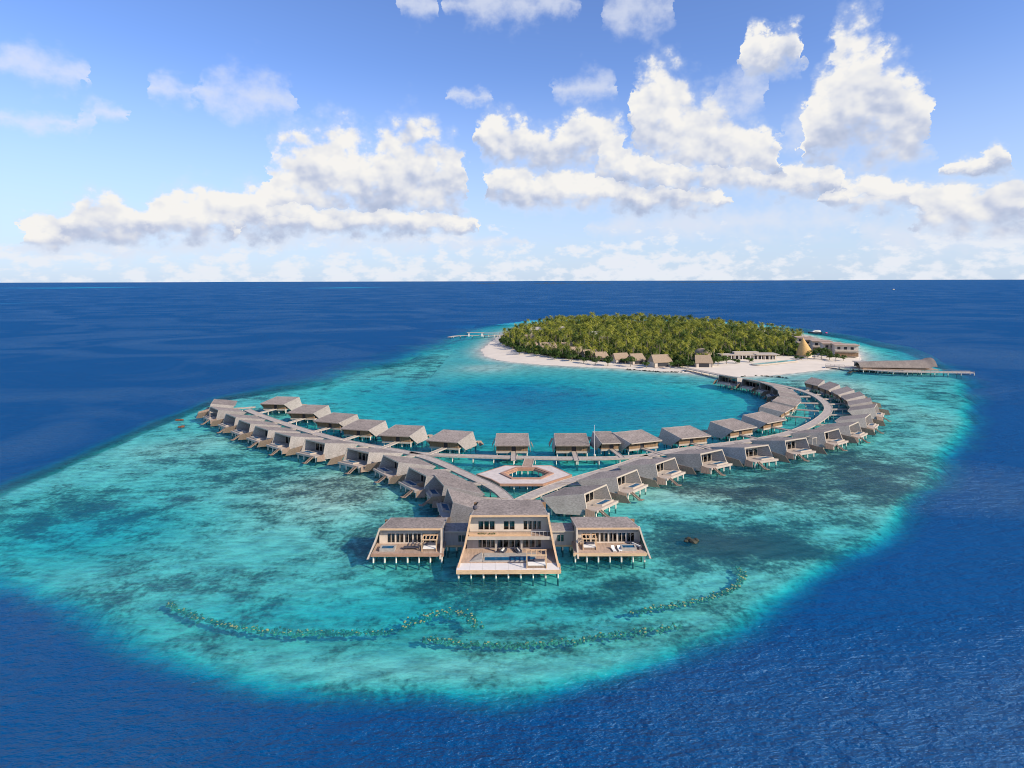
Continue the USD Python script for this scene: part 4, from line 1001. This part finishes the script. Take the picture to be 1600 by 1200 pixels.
rock_line('coral_reef', [(265, 940), (278, 953), (310, 963), (350, 974), (400, 983), (460, 987), (520, 987), (580, 986), (610, 985)], -.05, .45, .13, .30, M['coral'], 'long curved line of pale green coral heads left of the reef ring', 'reef')
rock_line('coral_reef', [(630, 980), (642, 970), (665, 960), (690, 952), (710, 951), (730, 957), (745, 965), (752, 974), (746, 980)], -.02, .7, .09, .30, M['coral'], 'hooked ring of coral heads in front of the large house', 'reef')
rock_line('coral_reef', [(660, 995), (700, 1001), (740, 1005), (790, 1005), (850, 1003), (910, 997), (960, 990), (1010, 984), (1060, 976)], -.05, .5, .13, .30, M['coral'], 'longest line of coral heads, nearest the bottom of the picture', 'reef')
rock_line('coral_reef', [(985, 955), (1010, 951), (1040, 947), (1070, 944), (1100, 936), (1125, 928), (1150, 915), (1168, 902), (1165, 892), (1152, 884)], -.02, .45, .13, .30, M['coral'], 'line of coral heads curling back on the right of the reef', 'reef')
mb = MB()
for i, (px, py, r) in enumerate([(1076, 843, .9), (1083, 847, 1.1), (1088, 845, .8), (1072, 846, .6)]):
    q = at(px, py); rock_mesh(mb, q[0], q[1], .1, r, .6, i + 3)
mb.build('rock', M['rock'], label='cluster of dark rocks breaking the surface right of the right pavilion', cat='rock')
for i, (px, py, lab) in enumerate([(283, 656, 'brown coral head in the shallows left of the left arm, farther of two'), (286, 667, 'brown coral head in the shallows left of the left arm, nearer of two')]):
    q = at(px, py); mb = MB()
    for k in range(4): rock_mesh(mb, q[0] + rng.normal(0, 1.0), q[1] + rng.normal(0, .7), 0, 1.0, .5, i * 4 + k)
    mb.build('reef_rock', M['coral_brown'], label=lab, cat='rock')
rock_line('breakwater', [(1160, 588.5), (1180, 587), (1200, 588), (1232, 589.5)], .35, .5, .7, 1.0, M['rock'], 'low dark rock breakwater off the white beach beside the boardwalk', 'breakwater', lift=.5)
rock_line('breakwater', [(1326, 583.5), (1340, 580), (1358, 579), (1375, 576.5)], .35, .5, .7, 1.0, M['rock'], 'low rock breakwater beside the over-water restaurant', 'breakwater', lift=.5)
rock_line('breakwater', [(980, 577), (1005, 579), (1035, 581), (1072, 581.5)], .35, .5, .9, .9, M['rock'], 'dark rock edging along the front of the beach left of the jetty', 'breakwater', lift=.4)

# ------------------------------------------------------------------ island buildings
def cottage(label, px, py, w, d, h, rot, z=1.2, roof='thatch', group='thatched cottages along the beach'):
    q = at(px, py, z); P = thing('thatched_cottage', label, 'cottage', (q[0], q[1], z - .4), rot, group)
    MB().box((-w / 2 + .6, -d / 2 + .6, 0), (w / 2 - .6, d / 2 - .6, h * .45)).build('wall', M['plaster'], P)
    r = MB(); e = h * .38
    for s in (-1, 1): r.hexa([(-w / 2, s * d / 2, e), (w / 2, s * d / 2, e), (w / 2 - 1, 0, h - .05), (-w / 2 + 1, 0, h - .05), (-w / 2, s * d / 2, e + .35), (w / 2, s * d / 2, e + .35), (w / 2 - 1, 0, h + .35), (-w / 2 + 1, 0, h + .35)])
    for s in (-1, 1): r.plate([(s * (w / 2 - .55), -d / 2 + .5, e + .1), (s * (w / 2 - .55), d / 2 - .5, e + .1), (s * (w / 2 - 1.2), 0, h - .1)], (-s * .2, 0, 0))
    r.build('roof', M[roof], P)
    g = MB(); g.box((-w * .28, -d / 2 + .52, .3), (w * .28, -d / 2 + .597, h * .38)); g.build('window', M['dark'], P)
    for x in (-w / 2 + .9, w / 2 - .9): MB().box((x - .15, -d / 2 + .15, 0), (x + .15, -d / 2 + .45, e)).build('post', M['trunk'], P)
    MB().box((-w / 2, -d / 2 - 2.5, -.6), (w / 2, -d / 2 + .55, -.004)).build('porch', M['pale_deck'], P)


for i, c in enumerate([(824, 533, 17, 12, 7.5, .2, 'cottage with an orange-brown thatch behind the jetty at the left end of the island'), (829, 546, 15, 11, 7.5, .3, 'first thatched cottage from the left tip of the beach'), (855, 548, 18, 13, 8.5, .35, 'large thatched cottage among the palms left on the island'),
                       (902, 555, 18, 12, 8, .3, 'third beachside thatched cottage from the left'), (921, 559, 15, 11, 7.5, .35, 'brown thatched cottage half hidden by shrubs left of the middle'), (938, 562, 13, 10, 7, .3, 'narrow thatched cottage behind low bushes, left of the middle'), (969, 565, 15, 11, 7.5, .3, 'thatched cottage behind the green hedge of the beach'),
                       (994, 567, 13, 11, 8, .25, 'steep thatched cottage just left of the middle of the beach'), (1031, 571, 17, 12, 9, .25, 'tall thatched cottage with a pale front near the boardwalk landing'), (1098, 572, 14, 11, 9, -.1, 'grey thatched cottage right of the boardwalk landing'),
                       (886, 545, 14, 10, 7, .2, 'thatched roof peeping out of the palms left of the middle')]):
    cottage(c[6], c[0], c[1], c[2], c[3], c[4], c[5])
for px, py, lab in ((838, 512, 'grey roof showing above the palms at the back left of the island'), (875, 511, 'second grey roof showing above the palms at the back of the island'), (934, 519, 'pale roof deep inside the palm grove')):
    q = at(px, py, 12); P = thing('thatched_cottage', lab, 'cottage', (q[0], q[1], 1.0), .1)
    MB().box((-8, -5, 0), (8, 5, 9)).build('wall', M['plaster'], P)
    r = MB()
    for s in (-1, 1): r.hexa([(-9, s * 6, 8.5), (9, s * 6, 8.5), (7, 0, 11.6), (-7, 0, 11.6), (-9, s * 6, 9), (9, s * 6, 9), (7, 0, 12), (-7, 0, 12)])
    r.build('roof', M['stone'], P)
q = at(1098, 560, 2); P = thing('domed_pavilion', 'round domed thatched pavilion above the beach among the trees', 'pavilion', (q[0], q[1], 1))
MB().tube((0, 0, 0), (0, 0, 5), 6.5, 6.5, 20).build('wall', M['plaster'], P, smooth=40)
a = np.linspace(0, math.pi / 2, 7); rv = trimesh.creation.revolve(np.c_[7.6 * np.cos(a), 4.8 + 5.2 * np.sin(a)], sections=24); mm = MB(); mm.add(rv.vertices, rv.faces); mm.build('roof', M['thatch'], P, smooth=40)
# long white flat-roofed beach house with colonnade
q0, q1 = at(1128, 561, 2)[:2], at(1214, 561, 2)[:2]; Lb = np.linalg.norm(q1 - q0); rt = math.atan2(*(q1 - q0)[::-1])
P = thing('beach_house', 'long low white beach house with flat roofs and a colonnade behind the beach pool', 'house', (*((q0 + q1) / 2), 1.2), rt)
MB().box((-Lb / 2, 1, 0), (Lb / 2, 9, 4.2)).build('wall', M['plaster'], P)
MB().box((-Lb / 2 - 1, -2.2, 4.2), (Lb * .1, 10, 4.7)).build('roof', M['pale'], P); MB().box((Lb * .1 + .05, -3.2, 4.6), (Lb / 2 + 1, 10, 5.2)).build('roof', M['pale'], P)
MB().box((-Lb * .25, 3, 4.71), (Lb * .2, 9, 6.6)).build('upper_storey', M['pale'], P)
for x in np.linspace(-Lb / 2 + 1, Lb / 2 - 1, 15): MB().box((x - .25, -1.9, 0), (x + .25, -1.4, 4.19)).build('column', M['white'], P)
for x in np.linspace(-Lb / 2 + 3, Lb / 2 - 3, 9): MB().box((x - 1.6, .93, .3), (x + 1.6, .997, 3.4)).build('window', M['dark'], P)
pg = shapely.LineString(at_xy([(1182, 569.3), (1200, 567.6), (1222, 565.2), (1238, 563.6)], 1.9)).buffer(3.0)
P = thing('beach_pool', 'long curved turquoise swimming pool on the white beach', 'pool')
for nm, g, z, hh, mm_ in (('rim', pg.buffer(1.0).difference(pg), 1.3, 1.0, 'pale'), ('pool_floor', pg, 1.3, .7, 'white')):
    extrude(g, hh, z).build(nm, M[mm_], P)
extrude(pg.buffer(-.01), .12, 2.05).build('pool_water', mat('lagoon_pool', (.16, .42, .40), .08, .1), P)
# straw cone
q = at(1257, 556, 2); P = thing('straw_hut', 'tall golden straw cone hut at the right edge of the palm grove', 'hut', (q[0], q[1], 1.2))
MB().tube((0, 0, 0), (0, 0, 3), 6, 6, 16).build('wall', M['plaster'], P, smooth=40)
MB().tube((0, 0, 2.6), (-1.5, 0, 17), 7.6, .3, 18).build('roof', M['straw'], P, smooth=40)
# stepped houses
for i, (px, py, w) in enumerate([(1330, 557, 19), (1308, 554, 16), (1291, 550, 16), (1276, 547, 15), (1263, 543, 14)]):
    q = at(px, py, 1.5); P = thing('terrace_house', f'{ORD[i]} of five stepped flat-roofed houses counted from the white mast', 'house', (q[0] - 2, q[1] + 6, 1.2), -.28, 'stepped houses at the right end of the island')
    w_ = MB(); wall_with_holes(w_, -w / 2, w / 2, -5, -4.6, 0, 10, [(-w / 2 + 2 + k * (w - 3) / 3, -w / 2 + 2 + k * (w - 3) / 3 + 2.6, 6.2, 8.6) for k in range(3)])
    w_.box((-w / 2, -4.597, 0), (-w / 2 + .4, 6, 10)); w_.box((w / 2 - .4, -4.597, 0), (w / 2, 6, 10)); w_.box((-w / 2 + .403, 5.6, 0), (w / 2 - .403, 6, 10)); w_.build('wall', M['plaster'], P)
    for k in range(3): MB().box((-w / 2 + 2.05 + k * (w - 3) / 3, -4.75, 6.25), (-w / 2 + 4.55 + k * (w - 3) / 3, -4.65, 8.55)).build('window', M['dark'], P)
    MB().box((-w / 2 + .5, -4.5, 4.6), (w / 2 - .5, 5.5, 4.9)).build('upper_floor', M['deck'], P)
    MB().box((-w / 2 - .8, -6.6, 10.01), (w / 2 + .8, 6.5, 10.6)).build('roof', M['deck'], P)
    MB().box((-w / 2 + .2, -6.4, 4.7), (w / 2 - .2, -5.003, 5.6)).build('balcony', M['pale'], P)
    MB().box((-w / 2 + .2, -5.25, .4), (w / 2 - .2, -5.02, 3.6)).build('shutter', M['wood_wall'], P)

# ------------------------------------------------------------------ jetties
def jetty(label, pts, width, z=1.8, name='jetty', step=5, rail=False):
    P = thing(name, label, 'jetty'); c = resample(at_xy(pts, z), 3.0); t = np.gradient(c, axis=0); t /= np.linalg.norm(t, axis=1, keepdims=True); nn = np.stack([-t[:, 1], t[:, 0]], 1); w = width / 2
    b = MB()
    for i in range(len(c) - 1):
        a, d = c[i] * .99 + c[i + 1] * .01, c[i] * .01 + c[i + 1] * .99
        b.hexa([(*(a - nn[i] * w), z - .5), (*(d - nn[i + 1] * w), z - .5), (*(d + nn[i + 1] * w), z - .5), (*(a + nn[i] * w), z - .5), (*(a - nn[i] * w), z), (*(d - nn[i + 1] * w), z), (*(d + nn[i + 1] * w), z), (*(a + nn[i] * w), z)])
    b.build('planking', M['walk'], P)
    for i in range(0, len(c), step):
        for s in (-1, 1): q = c[i] + nn[i] * s * (w - .4); MB().tube((*q, -3), (*q, z - .51), .3, k=7).build('pile', M['pile'], P)
    if rail:
        r = MB()
        for i in range(len(c) - 1): r.beam((*(c[i] + nn[i] * w), z + 1), (*(c[i + 1] + nn[i + 1] * w), z + 1), .1); r.beam((*(c[i] - nn[i] * w), z + 1), (*(c[i + 1] - nn[i + 1] * w), z + 1), .1)
        for i in range(len(c)):
            for s in (-1, 1): q = c[i] + nn[i] * s * w; r.beam((*q, z), (*q, z + 1), .1)
        r.build('railing', M['trunk'], P)
    return P


jetty('arrival jetty with open shelter reaching out left of the island', [(795, 523), (775, 523.5), (745, 524), (722, 524), (702, 526.5)], 4.5)
q = at(743, 525.5, 1.8); P = thing('shelter', 'white open shelter with flat roof on the arrival jetty', 'shelter', (q[0], q[1], 1.8), 0)
for x in (-8, 8):
    for y in (-1.6, 1.6): MB().box((x - .8, y - .35, 0), (x + .8, y + .35, 4.3)).build('pillar', M['white'], P)
MB().box((-10.5, -2.6, 4.31), (10.5, 2.6, 4.8)).build('roof', M['stone'], P)
P = thing('jetty_roof', 'long thin grey canopy over the arrival jetty between shelter and palms', 'canopy', (*at(772, 520.5, 5)[:2], 0))
MB().box((-14, -2, 5.0), (14, 2, 5.4)).build('roof', M['stone'], P)
for x in np.linspace(-13, 13, 5): MB().tube((x, 0, -2), (x, 0, 4.99), .25, k=7).build('post', M['pile'], P)
jetty('jetty from the beach out past the over-water restaurant on the right', [(1290, 571), (1320, 573), (1345, 576), (1380, 579), (1430, 580.5), (1470, 581), (1519, 581.5)], 5.5, 2.0, rail=True, step=3)
# restaurant over the water: a curved shingle shell on piles
c = at(1408, 578, 2.2); P = thing('water_restaurant', 'long over-water restaurant under a sweeping grey shingle roof on piles', 'restaurant', (c[0], c[1] + 9, 0), -.04)
n1 = 22; u = np.linspace(-1, 1, n1); prof = np.linspace(0, 1, 7); V = []
Lr = 27.0
for a_ in u:
    x = a_ * Lr; wid = 6.5 + 2.4 * a_; ridge = 8.0 + 1.3 * a_ * abs(a_) + (1.0 if a_ > .9 else 0)
    for b_ in prof: V.append((x + (4.5 * b_ if a_ > .8 else 0) * (1 - b_) , wid * (2 * b_ - 1), ridge - (ridge - 3.6 - 1.2 * (a_ > .9)) * abs(2 * b_ - 1) ** 2.2))
V = np.array(V); f = []
for i in range(n1 - 1):
    for j in range(6): p0 = i * 7 + j; f += [[p0, p0 + 7, p0 + 8], [p0, p0 + 8, p0 + 1]]
f = np.array(f); k = len(V); W2 = V - np.array([0, 0, .4])
edge = []
ring = [i * 7 for i in range(n1)] + [(n1 - 1) * 7 + j for j in range(1, 7)] + [i * 7 + 6 for i in range(n1 - 2, -1, -1)] + [j for j in range(5, 0, -1)]
for a_, b_ in zip(ring, ring[1:] + ring[:1]): edge += [[a_, a_ + k, b_ + k], [a_, b_ + k, b_]]
mm = MB(); mm.add(np.vstack([V, W2]), np.vstack([f, f[:, ::-1] + k, np.array(edge)])); mm.build('roof', M['shingle'], P, smooth=30)
MB().box((-Lr, -7.5, 1.7), (Lr + 2, 7.5, 2.2)).build('deck', M['deck'], P)
MB().box((-Lr + 2, -4.2, 2.203), (Lr - 3, 4.5, 3.9)).build('wall', M['wood_wall'], P)
MB().box((2, -10.5, 1.5), (14, -7.51, 2.0)).build('sun_deck', M['pale_deck'], P)
for x in np.linspace(-Lr + 1, Lr + 1, 13):
    for y in (-6.8, 0, 6.8): MB().tube((x, y, -3), (x, y, 1.69), .3, k=7).build('pile', M['pile'], P)
for x in (3, 8, 13): MB().tube((x, -10, -3), (x, -10, 1.49), .3, k=7).build('pile', M['pile'], P)
q = at(1353, 573, 2); P = thing('bar_hut', 'small flat-roofed hut at the landward end of the restaurant jetty', 'hut', (q[0], q[1] + 6, 1.6))
MB().box((-4, -3, 0), (4, 3, 3.2)).build('wall', M['pale'], P); MB().box((-5, -4, 3.21), (5, 4, 3.7)).build('roof', M['stone'], P); MB().box((-2, -3.1, .2), (2, -3.01, 2.4)).build('counter', M['dark'], P)

# ------------------------------------------------------------------ boats
def hull(L, B, D, bow=.45):
    n = 14; u = np.linspace(0, 1, n); V = []
    for a_ in u:
        b_ = B / 2 * (1 if a_ < 1 - bow else math.sqrt(max(1 - ((a_ - 1 + bow) / bow) ** 2, 0)) * .98 + .02); z1 = D * (1 + .25 * max(0, a_ - .5))
        V += [(a_ * L - L / 2, -b_, z1), (a_ * L - L / 2, -b_ * .75, -.2), (a_ * L - L / 2, b_ * .75, -.2), (a_ * L - L / 2, b_, z1)]
    V = np.array(V); f = []
    for i in range(n - 1):
        for j in range(4): p0, p1 = i * 4 + j, i * 4 + (j + 1) % 4; f += [[p0, p1, p1 + 4], [p0, p1 + 4, p0 + 4]]
    f += [[0, 2, 1], [0, 3, 2], [4 * n - 4, 4 * n - 3, 4 * n - 2], [4 * n - 4, 4 * n - 2, 4 * n - 1]]
    m = MB(); m.add(V, np.array(f)[:, ::-1]); return m


def boat(label, px, py, L, rot):
    q = at(px, py); P = thing('motor_boat', label, 'boat', q, rot)
    hull(L, L * .27, L * .11).build('hull', M['navy'], P)
    MB().hexa([(-L * .42, -L * .1, L * .11), (L * .22, -L * .09, L * .11), (L * .22, L * .09, L * .11), (-L * .42, L * .1, L * .11), (-L * .40, -L * .085, L * .23), (L * .06, -L * .075, L * .23), (L * .06, L * .075, L * .23), (-L * .40, L * .085, L * .23)]).build('cabin', M['white'], P)
    MB().box((-L * .3, -L * .09, L * .15), (L * .05, L * .09, L * .195)).build('window', M['dark'], P)
    MB().box((-L * .38, -L * .09, L * .231), (L * .04, L * .09, L * .25)).build('roof', M['white'], P)


boat('dark motor boat with white cabin moored behind the island', 1273, 521, 17.5, math.pi)
boat('tiny white boat far out on the open sea right of the island', 1397, 453, 26, .3)
q = at(1291, 521); P = thing('buoy', 'pink mooring buoy beside the motor boat', 'buoy', q)
s_ = trimesh.creation.icosphere(2, 1.3); mm = MB(); mm.add(s_.vertices * (1, 1, .85) + (0, 0, .8), s_.faces); mm.build('float', M['pink'], P, smooth=True)
MB().tube((0, 0, 1.8), (0, 0, 2.7), .12, k=6).build('eye_post', M['dark'], P)
P = thing('far_island', 'faint low line of far islands on the horizon', 'island'); m = MB()
for px, w, h in ((860, 70, 16), (930, 60, 14), (1120, 200, 12), (760, 40, 12), (1270, 60, 10)):
    x = (px - 800) / F * 14000; k = 24; ww = w / F * 14000
    top = h * (.4 + .9 * meshkit.noise(np.c_[np.arange(k) * .7, np.full(k, px), np.zeros(k)], 3)) * np.sin(np.linspace(0, math.pi, k)) ** .5
    xx = x + np.linspace(-.5, .5, k) * ww
    V = np.vstack([np.c_[xx, np.full(k, 14000), np.zeros(k) - 1], np.c_[xx, np.full(k, 14000), top], np.c_[xx, np.full(k, 14300), np.zeros(k) - 1]])
    f = []
    for i in range(k - 1): f += [[i, i + 1, k + i + 1], [i, k + i + 1, k + i], [k + i, k + i + 1, 2 * k + i + 1], [k + i, 2 * k + i + 1, 2 * k + i]]
    m.add(V, f)
m.build('land', mat('far_land', (.06, .085, .10), .9, .2, .01), P); tag(stage.GetPrimAtPath(P), kind='structure')

# ------------------------------------------------------------------ palms, trees and shrubs
def frond(mb, a, lift, L, w, droop, base):
    n = 6; u = np.linspace(0, 1, n); ca, sa = math.cos(a), math.sin(a)
    r = L * (u * (1 - .12 * u)); z = base + L * (lift * u - droop * u ** 2.1)
    wd = w * np.sin(np.pi * np.clip(u * .86 + .12, 0, 1)) ** .8; sag = .32 * wd
    mid = np.c_[r * ca, r * sa, z]; side = np.array([-sa, ca, 0])
    for s in (-1, 1):
        for i in range(n - 1):                                      # leaflets: separate teeth along each side of the rib
            for q in (0.0, .5):
                p0 = mid[i] + (mid[i + 1] - mid[i]) * q; p1 = mid[i] + (mid[i + 1] - mid[i]) * (q + .42); ww = wd[i] + (wd[i + 1] - wd[i]) * q
                tip = p0 + (mid[i + 1] - mid[i]) * .75 + side * s * ww - np.array([0, 0, ww * .42])
                mb.add([p0, p1, tip], [[0, 1, 2]])


def palm_kind(name, seed, hgt, nf, L):
    g = np.random.default_rng(seed); P = proto(name); lean = g.uniform(-.12, .12, 2) * hgt
    t = MB(); k = 5; pts = [np.array([lean[0] * (i / k) ** 1.6, lean[1] * (i / k) ** 1.6, hgt * i / k - .5]) for i in range(k + 1)]
    for i in range(k): t.tube(pts[i], pts[i + 1], .26 - .12 * i / k, .26 - .12 * (i + 1) / k, 6)
    t.build('trunk', M['trunk'], P)
    c = MB(); top = pts[-1]
    for i in range(nf):
        q = i / nf; a = i * 2.39996 + g.uniform(-.2, .2)
        b = MB(); frond(b, a, 1.15 - 1.45 * q + g.uniform(-.1, .1), L * g.uniform(.8, 1.1), L * .32, .45 + .35 * q, 0); v, f = b.mesh(); c.add(v + top, f)
    c.build('crown', M['palm_leaf'], P)
    return P


def leaf_cloud(g, n, rx, rz, size):
    """many leaf clumps spread through an uneven crown"""
    mb = MB(); lobes = [(g.normal(0, rx * .45), g.normal(0, rx * .45), g.uniform(.2, .95) * rz, g.uniform(.35, .6) * rx) for _ in range(9)]
    for i in range(n):
        x, y, z, r = lobes[i % len(lobes)]; d = g.normal(0, 1, 3); d /= np.linalg.norm(d); d[2] = abs(d[2]) * .8 - .15
        p = np.array([x, y, z]) + d * r * g.uniform(.75, 1.08); s = size * g.uniform(.6, 1.4)
        t1 = np.cross(d, g.normal(0, 1, 3)); t1 /= np.linalg.norm(t1); t2 = np.cross(d, t1) + d * g.uniform(-.5, .5)
        mb.add([p - t1 * s, p + t2 * s * .6, p + t1 * s, p - t2 * s * .6], [[0, 1, 2], [0, 2, 3]])
    return mb


def tree_kind(name, seed, h, r):
    g = np.random.default_rng(seed); P = proto(name); t = MB(); t.tube((0, 0, -.5), (0, 0, h * .55), .35, .2, 7)
    for k in range(4): a = k * 1.6; t.tube((0, 0, h * (.25 + .07 * k)), (math.cos(a) * r * .5, math.sin(a) * r * .5, h * .65), .16, .06, 5)
    t.build('trunk', M['trunk'], P)
    mb = leaf_cloud(g, 420, r, h * .75, .55); v, f = mb.mesh(); c = MB(); c.add(v + np.array([0, 0, h * .18]), f); c.build('crown', M['bush_leaf'], P)
    return P


PALMS = [palm_kind(f'palm_kind_{c}', 20 + i, h, 18, L) for i, (c, h, L) in enumerate((('a', 10.5, 3.9), ('b', 13.0, 4.1), ('c', 8.0, 3.7), ('d', 15.0, 4.0), ('e', 12.0, 4.3)))]
TREES = [tree_kind(f'tree_kind_{c}', 40 + i, h, r) for i, (c, h, r) in enumerate((('a', 6.5, 4.2), ('b', 5.0, 3.6), ('c', 8.0, 4.6)))]
BUSH = proto('bush_kind'); leaf_cloud(np.random.default_rng(3), 150, 2.6, 2.6, .55).build('leaves', M['bush_leaf'], BUSH)
GROVE = [(783, 531), (790, 541), (805, 547), (820, 552), (845, 556), (870, 560), (900, 562.5), (935, 565), (965, 567), (1000, 569.5), (1040, 572), (1062, 574), (1080, 572), (1100, 573), (1112, 568), (1140, 563), (1175, 559), (1215, 558), (1246, 557), (1250, 545), (1256, 535), (1242, 527), (1180, 519), (1110, 511), (1030, 506), (950, 504), (880, 506), (826, 512), (800, 521)]
grove = shapely.Polygon(at_xy(GROVE, 1.0))
keep_off = [(np.array(stage.GetPrimAtPath(p).GetAttribute('xformOp:translate').Get())[:2], r) for p, r in [(str(x.GetPath()), {'thatched_cottage': 9, 'beach_house': 9, 'terrace_house': 11, 'straw_hut': 7, 'domed_pavilion': 8}[x.GetName().rstrip('0123456789').rstrip('_')]) for x in stage.GetPrimAtPath('/World').GetChildren() if x.GetName().rstrip('0123456789').rstrip('_') in ('thatched_cottage', 'beach_house', 'terrace_house', 'straw_hut', 'domed_pavilion')]]
hx = np.array([k[0] for k in keep_off]); hr = np.array([k[1] for k in keep_off])
bh = np.array([np.linspace(q0[i], q1[i], 12) for i in (0, 1)]).T; hx = np.vstack([hx, bh, bh + [0, 8]]); hr = np.r_[hr, np.full(24, 6.5)]


def scatter(poly, gap, tries, seed, clear=True):
    g = np.random.default_rng(seed); x0, y0, x1, y1 = poly.bounds
    c = np.c_[g.uniform(x0, x1, tries), g.uniform(y0, y1, tries)]
    c = c[shapely.contains_xy(poly, c[:, 0], c[:, 1])]
    if clear: c = c[(np.linalg.norm(c[:, None] - hx[None], axis=2) > hr[None]).all(1)]
    out = []; cells = {}
    for p in c:
        k = (int(p[0] // gap), int(p[1] // gap))
        if all(np.hypot(*(p - o)) > gap for i in (-1, 0, 1) for j in (-1, 0, 1) for o in cells.get((k[0] + i, k[1] + j), [])):
            cells.setdefault(k, []).append(p); out.append(p)
    return np.array(out)


g = np.random.default_rng(11)
pp_ = scatter(grove, 5.9, 90000, 1)
rise = np.clip(shapely.distance(shapely.points(pp_), grove.exterior) / 60, 0, 1)
order = np.argsort(pp_[:, 1] + g.uniform(0, 60, len(pp_)))
pp_, rise = pp_[order], rise[order]
kinds = g.integers(0, 5, len(pp_)); rots = g.uniform(0, 6.28, len(pp_)); sc = (.74 + .33 * rise) * g.uniform(.62, 1.30, len(pp_))
N = 290
for i in range(min(N, len(pp_))):
    front = pp_[i][1] < 520
    px = pixel_of(*pp_[i], 1)[0]; edge = grove.exterior.distance(shapely.Point(pp_[i])) < 7
    side = 'left' if px < 930 else 'middle' if px < 1090 else 'right'
    copy_of(PALMS[kinds[i]], 'palm_tree', (f'coconut palm in the front row of the grove, {side} part of the beach' if edge else f'coconut palm inside the front of the island grove, {side} part'), 'palm tree', (*pp_[i], 1.2), rots[i], ('front row palms, ' if edge else 'palms inside the grove, ') + side, sc[i])


def instancer(name, pts, kinds, protos, rots, scales, z, **kw):
    pi = UsdGeom.PointInstancer.Define(stage, f'/World/{name}')
    rel = pi.CreatePrototypesRel(); hold = UsdGeom.Scope.Define(stage, f'/World/{name}/sources')
    for i, p in enumerate(protos):
        x = UsdGeom.Xform.Define(stage, f'/World/{name}/sources/source_{i}'); x.GetPrim().GetReferences().AddInternalReference(p); rel.AddTarget(x.GetPath())
    pi.CreateProtoIndicesAttr(Vt.IntArray([int(k) for k in kinds]))
    pi.CreatePositionsAttr(Vt.Vec3fArray([Gf.Vec3f(float(a), float(b), float(z)) for a, b in pts]))
    pi.CreateOrientationsAttr(Vt.QuathArray([Gf.Quath(math.cos(r / 2), 0, 0, math.sin(r / 2)) for r in rots]))
    pi.CreateScalesAttr(Vt.Vec3fArray([Gf.Vec3f(float(s)) for s in scales]))
    tag(pi, **kw)


if len(pp_) > N: kinds = np.where(g.uniform(0, 1, len(kinds)) < .16, 5 + kinds % 3, kinds); instancer('palm_grove', pp_[N:], kinds[N:], PALMS + TREES, rots[N:], sc[N:], 1.2, label='far part of the dense palm grove covering the island', cat='palm grove', kind='stuff')
bp = scatter(grove.buffer(-3), 4.2, 60000, 5); instancer('undergrowth', bp, np.zeros(len(bp)), [BUSH], g.uniform(0, 6.28, len(bp)), g.uniform(.8, 1.7, len(bp)), .9, label='dark green undergrowth beneath the palms of the island', cat='undergrowth', kind='stuff')
rim = grove.buffer(2).difference(grove.buffer(-14)); tp = scatter(rim, 6.5, 20000, 8); tp = tp[tp[:, 1] < 640]
tp = tp[np.argsort(tp[:, 1])][:120]
tp = np.vstack([tp, at_xy([(1272, 560), (1284, 561), (1262, 561), (1296, 561), (1306, 563), (1318, 562), (1278, 557), (1292, 558), (1245, 561), (1252, 562), (812, 553), (838, 557), (866, 561), (893, 563), (912, 566), (930, 568), (950, 569.5), (985, 571), (1010, 573), (1048, 574.5), (1060, 573), (1075, 574), (1084, 571), (1112, 570), (1122, 571), (1135, 569), (1150, 568), (1171, 566)], 1.5)])
for i, p in enumerate(tp):
    px = pixel_of(p[0], p[1], 1)[0]
    where = ('left tip', 'near the left tip of the beach') if px < 880 else ('cottages', 'among the thatched cottages of the long beach') if px < 1070 else ('beach house', 'by the white beach house and its pool') if px < 1235 else ('stepped houses', 'below the stepped flat-roofed houses')
    copy_of(TREES[int(g.integers(0, 3))], 'leafy_tree', 'round leafy green tree ' + where[1], 'tree', (*p, 1.0), g.uniform(0, 6.28), 'leafy trees, ' + where[0], g.uniform(.55, 1.1))
extrude(grove.buffer(-3), .1, 2.0).build('grove_floor', M['soil'], kind='structure', label='dark leaf-strewn ground beneath the palms')
print('palms', len(pp_), 'bushes', len(bp), 'trees', len(tp))
